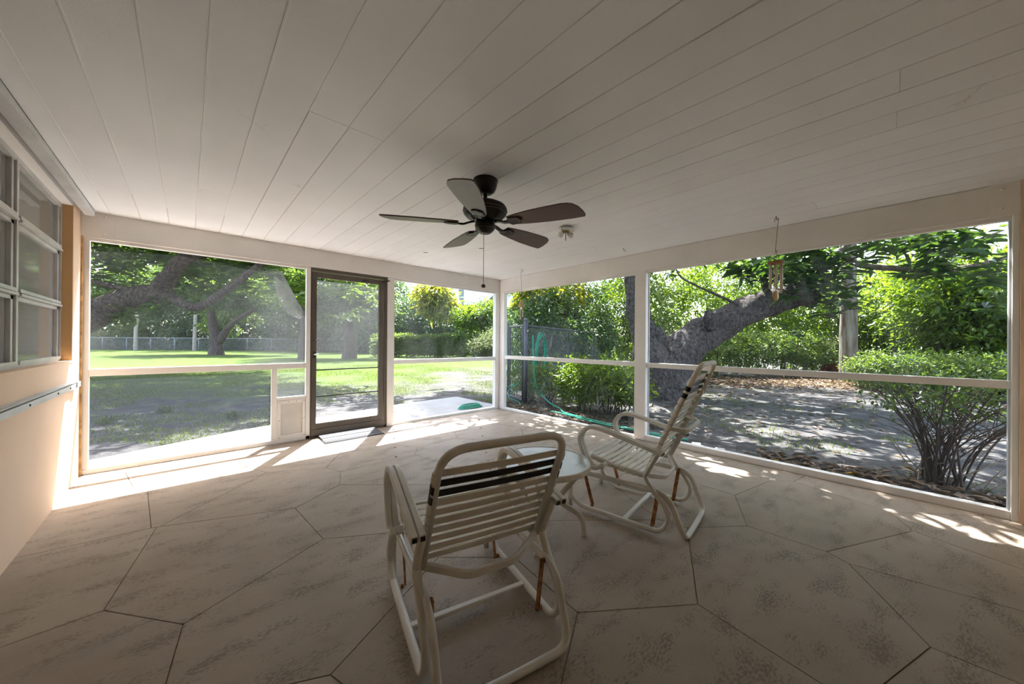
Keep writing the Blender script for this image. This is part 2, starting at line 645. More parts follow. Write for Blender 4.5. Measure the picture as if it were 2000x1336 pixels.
MAT = dict(
    floor=mat_floor(), ceiling=mat_ceiling(),
    joint=plain('joint_grout', (0.25, 0.205, 0.165), 0.9, var=0.2, scale=20),
    gap=plain('board_gap', (0.60, 0.58, 0.55), 0.9, var=0.2, scale=9),
    peach=mat_stucco('peach_stucco', (0.77, 0.565, 0.40)),
    ochre=mat_stucco('ochre_bounce_stucco', (0.63, 0.375, 0.165)),  # warm light bounced onto the reveal is put into this colour
    cream=plain('cream_trim_paint', (0.82, 0.79, 0.755), 0.5, var=0.05, scale=3, bmp=0.15),
    caulk=plain('ochre_caulk', (0.55, 0.33, 0.13), 0.8, var=0.4, scale=18, bmp=0.5),
    alu=plain('mill_aluminium', (0.58, 0.57, 0.55), 0.42, 0.35, var=0.1, scale=8),
    track=plain('galvanised_track', (0.60, 0.60, 0.60), 0.45, 0.15, var=0.12, scale=5),
    bronze=plain('bronze_anodised', (0.115, 0.092, 0.072), 0.45, 0.3, var=0.12, scale=4),
    black=plain('black_plastic', (0.015, 0.014, 0.014), 0.5, var=0.2),
    frame=plain('chair_enamel', (0.68, 0.64, 0.565), 0.42, var=0.07, scale=9, bmp=0.1),
    strap=plain('vinyl_strap', (0.76, 0.715, 0.625), 0.5, var=0.05, scale=14),
    strap_black=plain('black_vinyl_strap', (0.012, 0.01, 0.01), 0.4, var=0.2),
    rust=mat_rust(), frost=mat_frost(),
    fan=plain('oil_rubbed_bronze', (0.022, 0.018, 0.015), 0.38, 0.55, var=0.3, scale=12),
    fan_line=plain('worn_bronze_edge', (0.17, 0.14, 0.11), 0.5, 0.4, var=0.2),
    blade=mat_wood('dark_walnut_blade', (0.075, 0.040, 0.032), (0.13, 0.070, 0.055), 5.0, 0.42, (2, 26, 2)),
    white_enamel=plain('white_enamel', (0.78, 0.76, 0.72), 0.4, var=0.05),
    brass=plain('dull_brass', (0.50, 0.36, 0.16), 0.4, 0.6, var=0.15),
    bulb=plain('frosted_bulb', (0.80, 0.80, 0.76), 0.2, var=0.02),
    wire=plain('weathered_wire', (0.16, 0.13, 0.11), 0.5, 0.5, var=0.2),
    chime=plain('bamboo_tube', (0.62, 0.53, 0.42), 0.4, 0.15, var=0.15, scale=20),
    chime_wood=mat_wood('reddish_wood', (0.20, 0.085, 0.035), (0.36, 0.17, 0.07), 14, 0.6, (1, 6, 1)),
    bell=plain('straw_cone', (0.55, 0.40, 0.24), 0.7, var=0.2, scale=30),
    mat_light=plain('grey_ribbed_rubber', (0.075, 0.076, 0.08), 0.8, var=0.1, scale=12),
    mat_dark=plain('dark_rubber', (0.014, 0.015, 0.017), 0.7, var=0.15),
    flap=plain('milky_vinyl_flap', (0.66, 0.64, 0.60), 0.3, var=0.08, scale=5),
    glass=mat_glass('window_glass'),
    scr_up=mat_screen('screen_mesh', 0.06, 0.16, (0.19, 0.195, 0.20), (0.40, 0.85, 0.0, 0.24)),
    scr_low=mat_screen('dense_screen_mesh', 0.40, 0.14, (0.06, 0.067, 0.08)),
    scr_door=mat_screen('door_screen_mesh', 0.26, 0.16, (0.22, 0.225, 0.23)),
    scr_clear=mat_screen('clean_screen_mesh', 0.03, 0.12, (0.25, 0.25, 0.26)),
    tear=mat_screen('folded_screen_mesh', 0.35, 0.35, (0.16, 0.16, 0.155)),
    concrete=plain('apron_concrete', (0.33, 0.32, 0.305), 0.85, var=0.12, scale=2.5, bmp=0.3),
    ground=mat_ground(),
    pane_backing=plain('beige_pane_backing', (0.58, 0.53, 0.47), 0.8, var=0.08, scale=2),
    room=plain('dim_room_wall', (0.16, 0.15, 0.135), 0.8, var=0.1),
    roof=plain('roof_deck', (0.30, 0.28, 0.26), 0.9, var=0.1),
    bark=mat_bark('grey_mango_bark', (0.030, 0.025, 0.022), (0.165, 0.142, 0.13), 6.5, 0.7),
    bark_red=mat_bark('warm_oak_bark', (0.030, 0.022, 0.019), (0.15, 0.112, 0.095), 6.0, 0.7),
    bark_pale=mat_bark('peeling_pale_bark', (0.085, 0.055, 0.038), (0.26, 0.245, 0.195), 2.6, 0.14),
    bark_far=plain('pale_trunk', (0.26, 0.225, 0.19), 0.9, var=0.2, scale=3),
    twig=plain('brown_twig', (0.058, 0.042, 0.032), 0.9, var=0.3, scale=9),
    steel=plain('dark_fence_pipe', (0.085, 0.09, 0.10), 0.5, 0.3, var=0.15),
    galv=plain('galvanised_wire', (0.28, 0.29, 0.29), 0.5, 0.4, var=0.1),
    galv_far=plain('far_fence_wire', (0.25, 0.26, 0.27), 0.6, 0.2, var=0.1),
    hose=plain('green_hose_vinyl', (0.0, 0.27, 0.165), 0.35, var=0.15, scale=20),
    siding=mat_siding(),
    shingle=plain('dark_shingles', (0.07, 0.075, 0.09), 0.9, var=0.25, scale=5),
    shingle2=plain('mauve_shingles', (0.40, 0.35, 0.36), 0.9, var=0.2, scale=5),
    pane=plain('dark_window_pane', (0.10, 0.14, 0.15), 0.1, var=0.1),
    white=plain('white_window_trim', (0.80, 0.80, 0.80), 0.5, var=0.03),
)
LEAF = dict(
    mango=mat_leaf('mango_leaf', [(0, (0.005201, 0.0208, 0.01145)), (0.6, (0.01145, 0.04421, 0.0156)), (0.93, (0.03121, 0.07802, 0.0156)), (1, (0.13, 0.156, 0.0208))], 0.28, (0.22, 0.42, 0.03), 0.36),
    oak=mat_leaf('shade_tree_leaf', [(0, (0.007282, 0.02601, 0.01041)), (0.6, (0.0208, 0.05722, 0.01456)), (1, (0.08322, 0.13, 0.0208))], 0.36, (0.36, 0.55, 0.05), 0.4),
    hedge=mat_leaf('glossy_hedge_leaf', [(0, (0.008669, 0.0419, 0.02167)), (0.6, (0.02312, 0.08308, 0.03251)), (1, (0.1011, 0.1734, 0.04334))], 0.25, (0.30, 0.50, 0.04), 0.30, 0.6),
    bright=mat_leaf('bright_leaf', [(0, (0.0156, 0.05201, 0.008322)), (0.5, (0.04161, 0.1041, 0.01041)), (1, (0.1249, 0.1872, 0.0156))], 0.45, (0.48, 0.70, 0.03), 0.4),
    yellow=mat_leaf('yellow_green_leaf', [(0, (0.05201, 0.09365, 0.007802)), (0.5, (0.1352, 0.1768, 0.01041)), (1, (0.2705, 0.2184, 0.01041))], 0.45, (0.75, 0.75, 0.03), 0.4),
    clipped=mat_leaf('clipped_hedge_leaf', [(0, (0.01806, 0.05418, 0.013)), (0.6, (0.05418, 0.1156, 0.02167)), (1, (0.2023, 0.2384, 0.07224))], 0.42, (0.38, 0.52, 0.05), 0.36),
    pale=mat_leaf('pale_bush_leaf', [(0, (0.05201, 0.07282, 0.02601)), (0.5, (0.1145, 0.1404, 0.05722)), (1, (0.2184, 0.2184, 0.1249))], 0.35, (0.5, 0.58, 0.2), 0.5),
    red=mat_leaf('red_leaf', [(0, (0.08322, 0.0156, 0.007802)), (1, (0.1976, 0.04681, 0.0156))], 0.3, (0.5, 0.12, 0.03), 0.5),
    dry=mat_leaf('dry_leaf', [(0, (0.0473, 0.02752, 0.01548)), (0.5, (0.1204, 0.0774, 0.04988)), (0.88, (0.2322, 0.1763, 0.129)), (1, (0.43, 0.2494, 0.0172))], 0.1, (0.4, 0.25, 0.08), 0.7, 0.2),
    grass=mat_leaf('grass_blade', [(0, (0.04161, 0.08322, 0.01041)), (0.6, (0.1041, 0.156, 0.0208)), (1, (0.208, 0.208, 0.06242))], 0.35, (0.45, 0.6, 0.06), 0.6, 0.2),
)

XL, XR, YB, YN, ZC, ZB = -0.685, 4.155, 4.81, -0.75, 2.33, 2.105

# ------------------------------------------------------------------ floor slabs
floor = tag(empty('floor'), 'beige stamped concrete porch floor scored into irregular slabs', kind='structure')
MB().box(XL - 0.2, XR + 0.12, YN - 0.1, YB + 0.12, -0.16, -0.006).build('joint_bed', MAT['joint'], floor)
SEEDS = [(4.137, -0.946), (4.386, 0.964), (4.218, 0.02), (3.634, -0.495), (4.381, 2.573), (4.305, 1.754), (3.533, 1.254), (3.33, 0.3), (3.054, -0.269), (2.476, -0.386), (1.954, -1.19), (4.538, 4.409), (4.366, 3.361), (3.603, 3.105), (3.633, 2.259), (2.899, 1.997), (2.921, 1.299), (2.12, 0.281), (1.885, -0.396), (1.063, -0.738), (4.497, 5.137), (3.83, 4.768), (3.796, 3.828), (3.017, 3.589), (2.838, 2.687), (2.201, 2.299), (2.253, 1.653), (1.759, 1.092), (1.26, 0.436), (0.489, -0.201), (0.442, -1.018), (2.959, 4.319), (2.121, 4.071), (2.195, 3.228), (1.45, 3.107), (1.505, 1.913), (0.536, 1.838), (0.863, 1.214), (-0.198, 0.268), (-0.305, -0.532), (-1.045, -0.999), (2.288, 4.824), (1.535, 4.542), (1.454, 3.738), (0.525, 3.406), (1.013, 2.617), (-0.575, 1.989), (0.086, 0.96), (-0.978, 0.678), (-1.002, -0.082), (0.853, 4.991), (0.879, 4.116), (0.1, 3.827), (0.177, 2.562), (-0.621, 2.687), (-0.898, 1.435), (-0.027, 4.493), (-0.69, 4.379), (-0.515, 3.779), (-0.681, 5.04)]


def clip(poly, nx, ny, d):
    out = []
    for i in range(len(poly)):
        a, b = poly[i], poly[(i + 1) % len(poly)]
        da, db = a[0] * nx + a[1] * ny - d, b[0] * nx + b[1] * ny - d
        if da <= 0:
            out.append(a)
        if (da < 0 < db) or (db < 0 < da):
            t = da / (da - db)
            out.append((a[0] + (b[0] - a[0]) * t, a[1] + (b[1] - a[1]) * t))
    return out


for i, s in enumerate(SEEDS):
    poly = [(XL, YN), (XR + 0.1, YN), (XR + 0.1, YB + 0.1), (XL, YB + 0.1)]
    for j, t in enumerate(SEEDS):
        if i != j and poly:
            nx, ny = t[0] - s[0], t[1] - s[1]
            L = math.hypot(nx, ny)
            nx, ny = nx / L, ny / L
            d = (t[0] + s[0]) / 2 * nx + (t[1] + s[1]) / 2 * ny - 0.0024
            poly = clip(poly, nx, ny, d)
    if len(poly) >= 3:
        area = sum(poly[k][0] * poly[(k + 1) % len(poly)][1] - poly[(k + 1) % len(poly)][0] * poly[k][1] for k in range(len(poly))) / 2
        if area > 0.01:
            MB().prism(poly, -0.03, 0.0).build('slab', MAT['floor'], floor)

# ------------------------------------------------------------------ ceiling boards
ceiling = tag(empty('ceiling'), 'white painted board ceiling of the porch', kind='structure')
MB().box(XL - 0.3, XR + 0.14, YN - 0.1, YB + 0.13, ZC + 0.0045, ZC + 0.06).build('board_backing', MAT['gap'], ceiling)
MB().box(-5.0, XR + 0.16, -5.0, YB + 0.17, ZC + 0.06, ZC + 0.30).build('roof_deck', MAT['roof'], ceiling)
xs = [0.054 + 0.189 * k for k in range(-4, 23)]
xs[0] = XL
rnd = random.Random(4)
for k in range(len(xs) - 1):
    a, b = xs[k], min(xs[k + 1], XR)
    if b - a < 0.02:
        continue
    cuts = [YN]
    mid = (a + b) / 2
    if 0.43 < mid < 0.82:
        cuts.append(1.944)
    elif k % 3 == 1:
        cuts.append(rnd.uniform(0.3, 3.8))
    elif k > 12 and k % 2:
        cuts.append(rnd.uniform(-0.2, 1.8))
    cuts.append(YB)
    for c0, c1 in zip(cuts, cuts[1:]):
        g = 0.0016
        dz = rnd.uniform(-0.0008, 0.0008)
        mb = MB()
        e = 0.0025
        x0, x1, y0, y1 = a + g, b - g, c0 + 0.001, c1 - 0.001
        zt, zb_ = ZC + 0.006, ZC + dz
        vs = [(x0, y0, zt), (x1, y0, zt), (x1, y1, zt), (x0, y1, zt), (x0, y0, zb_ + e), (x1, y0, zb_ + e), (x1, y1, zb_ + e), (x0, y1, zb_ + e),
              (x0 + e, y0, zb_), (x1 - e, y0, zb_), (x1 - e, y1, zb_), (x0 + e, y1, zb_)]
        fs = [(0, 1, 2, 3), (0, 4, 5, 1), (3, 2, 6, 7), (0, 3, 7, 4), (1, 5, 6, 2), (4, 7, 11, 8), (5, 9, 10, 6), (8, 11, 10, 9), (4, 8, 9, 5), (7, 6, 10, 11)]
        mb.add(vs, fs)
        mb.build('ceiling_board', MAT['ceiling'], ceiling)

for k in range(1, 9):
    x = xs[k]
    y1 = 1.94 if 0.43 < x < 0.8 else rnd.uniform(3.9, 4.3)
    pts = [(x + rnd.gauss(0, 0.0008), YN + (y1 - YN) * i / 24, ZC - 0.0002) for i in range(25)]
    MB().sweep(pts, [(0.0048, 0.001), (0.003, 0.0028), (-0.003, 0.0028), (-0.0048, 0.001), (-0.0048, -0.002), (0.0048, -0.002)], up=(0, 0, -1), scale=[rnd.uniform(0.75, 1.15) for _ in pts]).build('joint_bead', MAT['ceiling'], ceiling)

# ------------------------------------------------------------------ house wall on the left with the awning window
WY0, WY1, WZ0, WZ1, REV = 0.6, 4.528, 1.02, 2.285, 0.072
wall_left = tag(empty('wall_left'), 'peach stucco house wall with a recessed awning window', kind='structure')
m_ = MB()
m_.box(XL - 0.2, XL, YN - 0.1, YB + 0.2, -0.16, WZ0)
m_.box(XL - 0.2, XL, WY1, YB + 0.2, WZ0, ZC)
m_.box(XL - 0.2, XL, YN - 0.1, WY0, WZ0, ZC)
m_.build('stucco', MAT['peach'], wall_left)
MB().box(XL - 0.2, XL - 0.002, WY0, WY1, WZ1, ZC).build('window_header', MAT['cream'], wall_left)
tag(MB().box(XL - REV - 0.02, XL - 0.0015, WY1 - 0.004, WY1 + 0.0, WZ0, WZ1).build('window_reveal', MAT['ochre'], wall_left), 'ochre side of the window recess with bounced light in its colour')
MB().box(XL - 0.2, XL + 0.004, WY0, WY1 + 0.02, WZ0 - 0.012, WZ0 + 0.004).build('window_sill', MAT['peach'], wall_left)
MB().box(XL, XL + 0.012, YB - 0.012, YB + 0.01, 0, ZB).build('caulk_bead', MAT['caulk'], wall_left)
# a dim room behind the panes
MB().box(XL - 0.215, XL - 0.205, 0.3, 4.9, 0.6, 2.5).build('added_pane_backing', MAT['pane_backing'], wall_left)  # pale sheet added behind the panes to brighten them
m_ = MB()
m_.box(XL - 1.9, XL - 1.86, 0.0, 5.2, 0.3, 2.6)
m_.box(XL - 1.9, XL - 0.2, 5.16, 5.2, 0.3, 2.6)
m_.box(XL - 1.9, XL - 0.2, 0.0, 0.04, 0.3, 2.6)
m_.box(XL - 1.9, XL - 0.2, 0.0, 5.2, 0.28, 0.32)
m_.box(XL - 1.9, XL - 0.2, 0.0, 5.2, 2.58, 2.62)
m_.build('inner_room', MAT['room'], wall_left)

window = tag(empty('window_1'), 'aluminium awning window with stacked sashes', kind='structure')
wx = XL - REV
edges = [4.528, 3.54, 2.56, 1.58, 0.6]
rows = [(1.03, 1.465), (1.465, 1.907), (1.907, 2.285)]
MB().box(wx - 0.05, wx + 0.012, WY0, WY1 - 0.004, WZ0 + 0.004, WZ0 + 0.04).build('bottom_rail', MAT['alu'], window)
MB().box(wx - 0.05, wx + 0.014, WY0, WY1 - 0.004, WZ1 - 0.035, WZ1).build('top_rail', MAT['alu'], window)
for u, (y1, y0) in enumerate(zip(edges, edges[1:])):
    MB().box(wx - 0.05, wx + 0.016, y1 - 0.032, y1 - 0.005, WZ0 + 0.03, WZ1 - 0.02).build('mullion', MAT['alu'], window)
    MB().box(wx - 0.05, wx + 0.010, y0 + 0.003, y0 + 0.022, WZ0 + 0.03, WZ1 - 0.02).build('mullion', MAT['alu'], window)
    for r, (z0, z1) in enumerate(rows):
        sx = wx - 0.022
        sash = MB()
        a0, a1, b0, b1 = y0 + 0.026, y1 - 0.036, z0 + 0.012, z1 - 0.012
        sash.box(sx, wx + 0.020, a0, a1, b0, b0 + 0.022)
        sash.box(sx, wx + 0.006, a0, a1, b1 - 0.022, b1)
        sash.box(sx, wx + 0.006, a0, a0 + 0.024, b0, b1)
        sash.box(sx, wx + 0.006, a1 - 0.040, a1, b0, b1)
        so = sash.build('sash', MAT['alu'], window)
        MB().box(sx + 0.006, sx + 0.010, a0 + 0.02, a1 - 0.03, b0 + 0.02, b1 - 0.02).build('pane', MAT['glass'], so)
        if r:
            MB().box(wx - 0.01, wx + 0.026, y0 + 0.02, y1 - 0.03, z0 - 0.008, z0 + 0.006).build('drip_edge', MAT['alu'], window)

trk = MB()
trk.box(XL, XL + 0.022, 0.0, 4.60, 0.80, 0.806)
trk.box(XL, XL + 0.004, 0.0, 4.60, 0.80, 0.856)
trk.box(XL, XL + 0.026, 0.0, 4.60, 0.845, 0.852)
trk.box(XL + 0.018, XL + 0.026, 0.0, 4.60, 0.80, 0.836)
t_o = trk.build('shutter_track', MAT['track'])
tag(t_o, 'galvanised storm shutter track on the peach wall below the window', 'shutter track')
end = MB().box(XL, XL + 0.034, 4.50, 4.61, 0.806, 0.848).build('end_bracket', MAT['alu'], t_o)
for y in (3.35, 3.95, 4.3):
    MB().lathe([(0.006, 0.004), (0.006, 0.0)], 8).build('screw', MAT['black'], t_o).matrix_local = Matrix.Translation((XL + 0.0265, y, 0.818)) @ Matrix.Rotation(math.pi / 2, 4, 'Y')
h = MB()
h.box(XL, XL + 0.085, 0.0, 4.74, ZC - 0.010, ZC - 0.003)
h.box(XL + 0.078, XL + 0.085, 0.0, 4.74, ZC - 0.05, ZC - 0.005)
h.box(XL + 0.03, XL + 0.082, 0.0, 4.74, ZC - 0.055, ZC - 0.048)
h.box(XL + 0.03, XL + 0.036, 0.0, 4.74, ZC - 0.05, ZC - 0.005)
tag(h.build('shutter_header', MAT['track']), 'galvanised storm shutter header along ceiling above the window', 'shutter track')

wall_back = tag(empty('wall_back'), 'peach stucco wall closing the near end of the porch', kind='structure')
m_ = MB()
m_.box(XL - 0.2, XR + 0.16, YN - 0.2, YN, -0.16, ZC)
m_.box(XR - 0.02, XR + 0.16, YN, -0.605, -0.16, ZC)
m_.build('stucco', MAT['peach'], wall_back)

# ------------------------------------------------------------------ screened far wall
CR = MAT['cream']
wall_far = tag(empty('wall_far'), 'far screen wall with cream beam, posts and rails', kind='structure')
MB().box(XL, XR + 0.1, YB, YB + 0.09, ZB, ZC).build('beam', CR, wall_far, 0.003)
MB().box(XL, -0.49, YB - 0.008, YB, ZB - 0.004, ZC).build('beam_plate', CR, wall_far, 0.002)
MB().box(XL, 1.06, YB + 0.02, YB + 0.07, ZB - 0.028, ZB).build('top_track', CR, wall_far)
MB().box(2.17, XR, YB + 0.02, YB + 0.07, ZB - 0.028, ZB).build('top_track', CR, wall_far)
for nm, x0, x1, z0, z1, y0, y1 in (
        ('jamb', XL, -0.638, 0, ZB - 0.028, 0.02, 0.07), ('post', 1.062, 1.107, 0, ZB, 0.015, 0.075), ('post', 2.07, 2.17, 0, ZB, 0.0, 0.085),
        ('post', 4.07, XR + 0.09, 0, ZB, 0.012, 0.09), ('rail', -0.638, 1.062, 0.868, 0.932, 0.02, 0.07), ('rail', 2.17, 4.07, 0.875, 0.937, 0.02, 0.07),
        ('sub_post', 0.714, 0.768, 0.045, 0.868, 0.02, 0.07), ('sub_rail', 0.768, 1.062, 0.50, 0.535, 0.02, 0.07),
        ('sill', XL, 1.107, 0.0, 0.045, 0.015, 0.08), ('sill', 2.17, 4.07, 0.0, 0.035, 0.015, 0.08)):
    MB().box(x0, x1, YB + y0, YB + y1, z0, z1).build(nm, CR, wall_far, 0.003)
MB().box(2.075, 2.12, YB - 0.008, YB + 0.0, 2.03, 2.10).build('closer_bracket', MAT['white_enamel'], wall_far, 0.002)


def screen(name, x0, x1, z0, z1, y, mat, parent, along='x', seg=(14, 10), sag=0.006):
    mb = MB()
    vs, fs = [], []
    for j in range(seg[1] + 1):
        for i in range(seg[0] + 1):
            u, w = i / seg[0], j / seg[1]
            d = sag * math.sin(math.pi * u) * math.sin(math.pi * w)
            a, zz = x0 + (x1 - x0) * u, z0 + (z1 - z0) * w
            vs.append((a, y + d, zz) if along == 'x' else (y + d, a, zz))
    for j in range(seg[1]):
        for i in range(seg[0]):
            k = j * (seg[0] + 1) + i
            fs.append((k, k + 1, k + seg[0] + 2, k + seg[0] + 1))
    mb.add(vs, fs, True)
    return mb.build(name, mat, parent)


# upper left screen: slipped a little below the beam, its top right corner torn out
ys = YB + 0.05
mb = MB()
vs, fs = [], []
nx_, nz_ = 34, 22
gx0, gx1, gz0, gz1 = -0.638, 1.062, 0.932, 2.05


def torn_top(x):
    if x < 0.80:
        return gz1 - 0.012 * (x + 0.6)
    return gz1 - 0.02 - (x - 0.80) * 2.0


grid = {}
for i in range(nx_ + 1):
    x = gx0 + (gx1 - gx0) * i / nx_
    top = torn_top(x)
    for j in range(nz_ + 1):
        z = gz0 + (top - gz0) * j / nz_
        grid[i, j] = len(vs)
        vs.append((x, ys + 0.012 * math.sin(5 * x + 2) * (j / nz_) ** 2 + (0.05 * max(0, x - 0.75) * (j / nz_) ** 2), z))
for i in range(nx_):
    for j in range(nz_):
        fs.append((grid[i, j], grid[i + 1, j], grid[i + 1, j + 1], grid[i, j + 1]))
mb.add(vs, fs, True)
tag(mb.build('torn_screen', MAT['scr_up'], wall_far), 'grey insect screen torn loose at its top right corner')
fl = MB()
rows_ = []
for i in range(13):
    t = i / 12
    a = Vector((0.80 + 0.255 * t, ys + 0.004, torn_top(0.80 + 0.255 * t) + 0.006))
    wd = 0.05 + 0.10 * math.sin(math.pi * min(1, t * 0.9 + 0.1))
    b = a + Vector((-0.02 - wd * 0.2, -0.045 - 0.02 * math.sin(9 * t), -wd * 0.55))
    c = a + Vector((-0.03 - wd * 0.5, -0.012, -wd * 1.3))
    rows_.append((a, b, c))
for (a, b, c), (d, e_, f_) in zip(rows_, rows_[1:]):
    fl.add([a, b, c, d, e_, f_], [(0, 1, 4, 3), (1, 2, 5, 4)], True)
fl.build('torn_flap', MAT['tear'], wall_far)
screen('screen', -0.638, 0.714, 0.045, 0.868, ys, MAT['scr_low'], wall_far)
screen('screen', 0.768, 1.062, 0.535, 0.868, ys, MAT['scr_up'], wall_far)
screen('screen', 2.17, 4.07, 0.937, 2.078, ys, MAT['scr_clear'], wall_far)
screen('screen', 2.17, 4.07, 0.035, 0.875, ys, MAT['scr_clear'], wall_far)

# pet door
pd = empty('pet_door', (0.925, YB + 0.03, 0.045))
tag(pd, 'cream framed pet door with milky flap left of the brown screen door', 'pet door')
p = MB()
p.box(-0.153, -0.118, -0.015, 0.03, 0, 0.453)
p.box(0.104, 0.133, -0.015, 0.03, 0, 0.453)
p.box(-0.118, 0.104, -0.015, 0.03, 0.41, 0.453)
p.box(-0.118, 0.104, -0.015, 0.03, 0, 0.05)
p.build('frame', CR, pd, 0.003)
MB().box(-0.118, 0.104, 0.004, 0.010, 0.05, 0.41).build('flap', MAT['flap'], pd)
for sx, sz in ((-0.135, 0.43), (0.12, 0.43), (-0.135, 0.02), (0.12, 0.02), (-0.135, 0.22), (0.12, 0.22), (-0.04, 0.432), (0.04, 0.432)):
    MB().box(sx - 0.004, sx + 0.004, -0.018, -0.014, sz - 0.004, sz + 0.004).build('screw', MAT['rust'], pd)

# screen door
door = tag(empty('door_1', (1.107, YB + 0.02, 0)), 'bronze aluminium screen door', kind='structure')
BZ = MAT['bronze']
d = MB()
d.box(0, 0.963, 0.0, 0.07, 2.065, 2.098)
d.box(0.925, 0.963, 0.0, 0.07, 0.0, 2.07)
d.box(0.0, 0.012, 0.0, 0.07, 0.0, 2.07)
d.box(0.0, 0.963, 0.0, 0.07, 0.0, 0.022)
d.build('door_frame', BZ, door, 0.002)
leaf = MB()
leaf.box(0.014, 0.070, 0.0, 0.035, 0.03, 2.055)
leaf.box(0.848, 0.915, 0.0, 0.035, 0.03, 2.055)
leaf.box(0.070, 0.848, 0.0, 0.035, 1.99, 2.055)
leaf.box(0.070, 0.848, 0.0, 0.035, 0.105, 0.175)
lf = leaf.build('door_leaf', BZ, door, 0.002)
MB().box(0.014, 0.915, -0.008, 0.03, 0.026, 0.103).build('kick_rail', BZ, lf, 0.002)
for z in (0.836, 0.507):
    MB().box(0.070, 0.848, 0.010, 0.022, z - 0.006, z + 0.008).build('push_bar', MAT['black'], lf)
screen('door_screen', 0.070, 0.848, 0.836, 1.955, 0.026, MAT['scr_door'], lf)
screen('door_screen', 0.070, 0.848, 0.175, 0.836, 0.026, MAT['scr_clear'], lf)
MB().sweep(fillet([(0.045, 0, 1.03), (0.045, -0.035, 1.03), (0.085, -0.045, 1.035)], 0.01), circle(0.008, 8), smooth=True).build('door_handle', MAT['track'], lf)
MB().box(0.030, 0.060, -0.006, 0, 0.99, 1.07).build('lock_plate', MAT['black'], lf)
MB().sweep([(0.035, -0.012, 1.205), (0.085, -0.012, 1.205)], circle(0.007, 8), smooth=True).build('door_latch', MAT['black'], lf)
MB().bar((0.62, -0.012, 2.02), (0.70, -0.012, 2.02), 0.012, 0.016).build('closer_clip', MAT['black'], lf)
MB().bar((0.88, -0.015, 2.03), (0.985, -0.03, 2.055), 0.014, 0.014).build('closer_arm', MAT['black'], door)

# ribbed ramp at the door
rp = empty('threshold_ramp', (1.18, 4.45, 0))
tag(rp, 'grey ribbed rubber threshold ramp on the floor before the screen door', 'ramp')
W = 0.705
wd = MB()
wd.add([(0, 0, 0.001), (W, 0, 0.001), (W, 0.36, 0.001), (0.02, 0.36, 0.001), (0, 0, 0.006), (W, 0, 0.006), (W, 0.36, 0.03), (0.02, 0.36, 0.03)],
       [(3, 2, 1, 0), (4, 5, 6, 7), (0, 1, 5, 4), (1, 2, 6, 5), (2, 3, 7, 6), (3, 0, 4, 7)])
wd.build('ramp_body', MAT['mat_dark'], rp)
for k in range(4):
    a = 0.012 + 0.088 * k
    b = a + 0.078
    z = lambda y: 0.006 + 0.024 * y / 0.36
    MB().add([(0.012, a, z(a)), (W - 0.01, a, z(a)), (W - 0.01, b, z(b)), (0.018, b, z(b)), (0.012, a, z(a) + 0.004), (W - 0.01, a, z(a) + 0.004), (W - 0.01, b, z(b) + 0.004), (0.018, b, z(b) + 0.004)],
             [(3, 2, 1, 0), (4, 5, 6, 7), (0, 1, 5, 4), (1, 2, 6, 5), (2, 3, 7, 6), (3, 0, 4, 7)]).build('rib', MAT['mat_light'], rp)

# ------------------------------------------------------------------ screened right wall
wall_right = tag(empty('wall_right'), 'right screen wall with cream beam, posts and rails', kind='structure')
MB().box(XR, XR + 0.09, -0.605, YB, ZB, ZC).build('beam', CR, wall_right, 0.003)
MB().box(XR - 0.008, XR, -0.605, -0.48, ZB - 0.004, ZC).build('beam_plate', CR, wall_right, 0.002)
MB().box(XR + 0.02, XR + 0.07, -0.605, 4.70, ZB - 0.03, ZB).build('top_track', CR, wall_right)
for nm, y0, y1, z0, z1, x0, x1, mt in (
        ('post', 4.70, YB + 0.012, 0, ZB, 0.012, 0.08, CR), ('post', 2.05, 2.195, 0, ZB, 0.0, 0.085, CR), ('jamb', -0.605, -0.575, 0, ZB, 0.0, 0.085, CR),
        ('rail', 2.195, 4.70, 0.905, 0.965, 0.02, 0.07, CR), ('rail', -0.575, 2.05, 0.903, 0.960, 0.02, 0.07, CR),
        ('sill', 2.195, 4.70, 0, 0.032, 0.015, 0.08, CR), ('sill', -0.575, 2.05, 0.0, 0.060, 0.010, 0.085, MAT['cream'])):
    MB().box(XR + x0, XR + x1, y0, y1, z0, z1).build(nm, mt, wall_right, 0.003)
MB().box(XR + 0.072, XR + 0.084, 2.038, 2.05, 0, ZB).build('screen_spline', MAT['track'], wall_right)
MB().box(XR + 0.03, XR + 0.075, -0.575, -0.565, 0.06, ZB - 0.03).build('screen_spline', MAT['track'], wall_right)
xs_ = XR + 0.055
for y0, y1, z0, z1 in ((2.195, 4.70, 0.965, 2.075), (2.195, 4.70, 0.032, 0.905)):
    screen('screen', y0, y1, z0, z1, xs_, MAT['scr_clear'], wall_right, 'y')
screen('screen', -0.575, 2.05, 0.960, 2.075, xs_, mat_screen('fresh_screen_mesh', 0.02, 0.05), wall_right, 'y')
screen('screen', -0.575, 2.05, 0.060, 0.903, xs_, bpy.data.materials['fresh_screen_mesh'], wall_right, 'y')
for y, z in ((-0.53, 2.29), (-0.53, 2.16)):
    MB().ball((0, 0, 0), 0.011, 8, 5).build('bolt_head', CR, wall_right).location = (XR - 0.008, y, z)
for x, z in ((-0.545, 2.30), (-0.545, 2.15)):
    MB().ball((0, 0, 0), 0.011, 8, 5).build('bolt_head', CR, wall_far).location = (x, YB - 0.008, z)

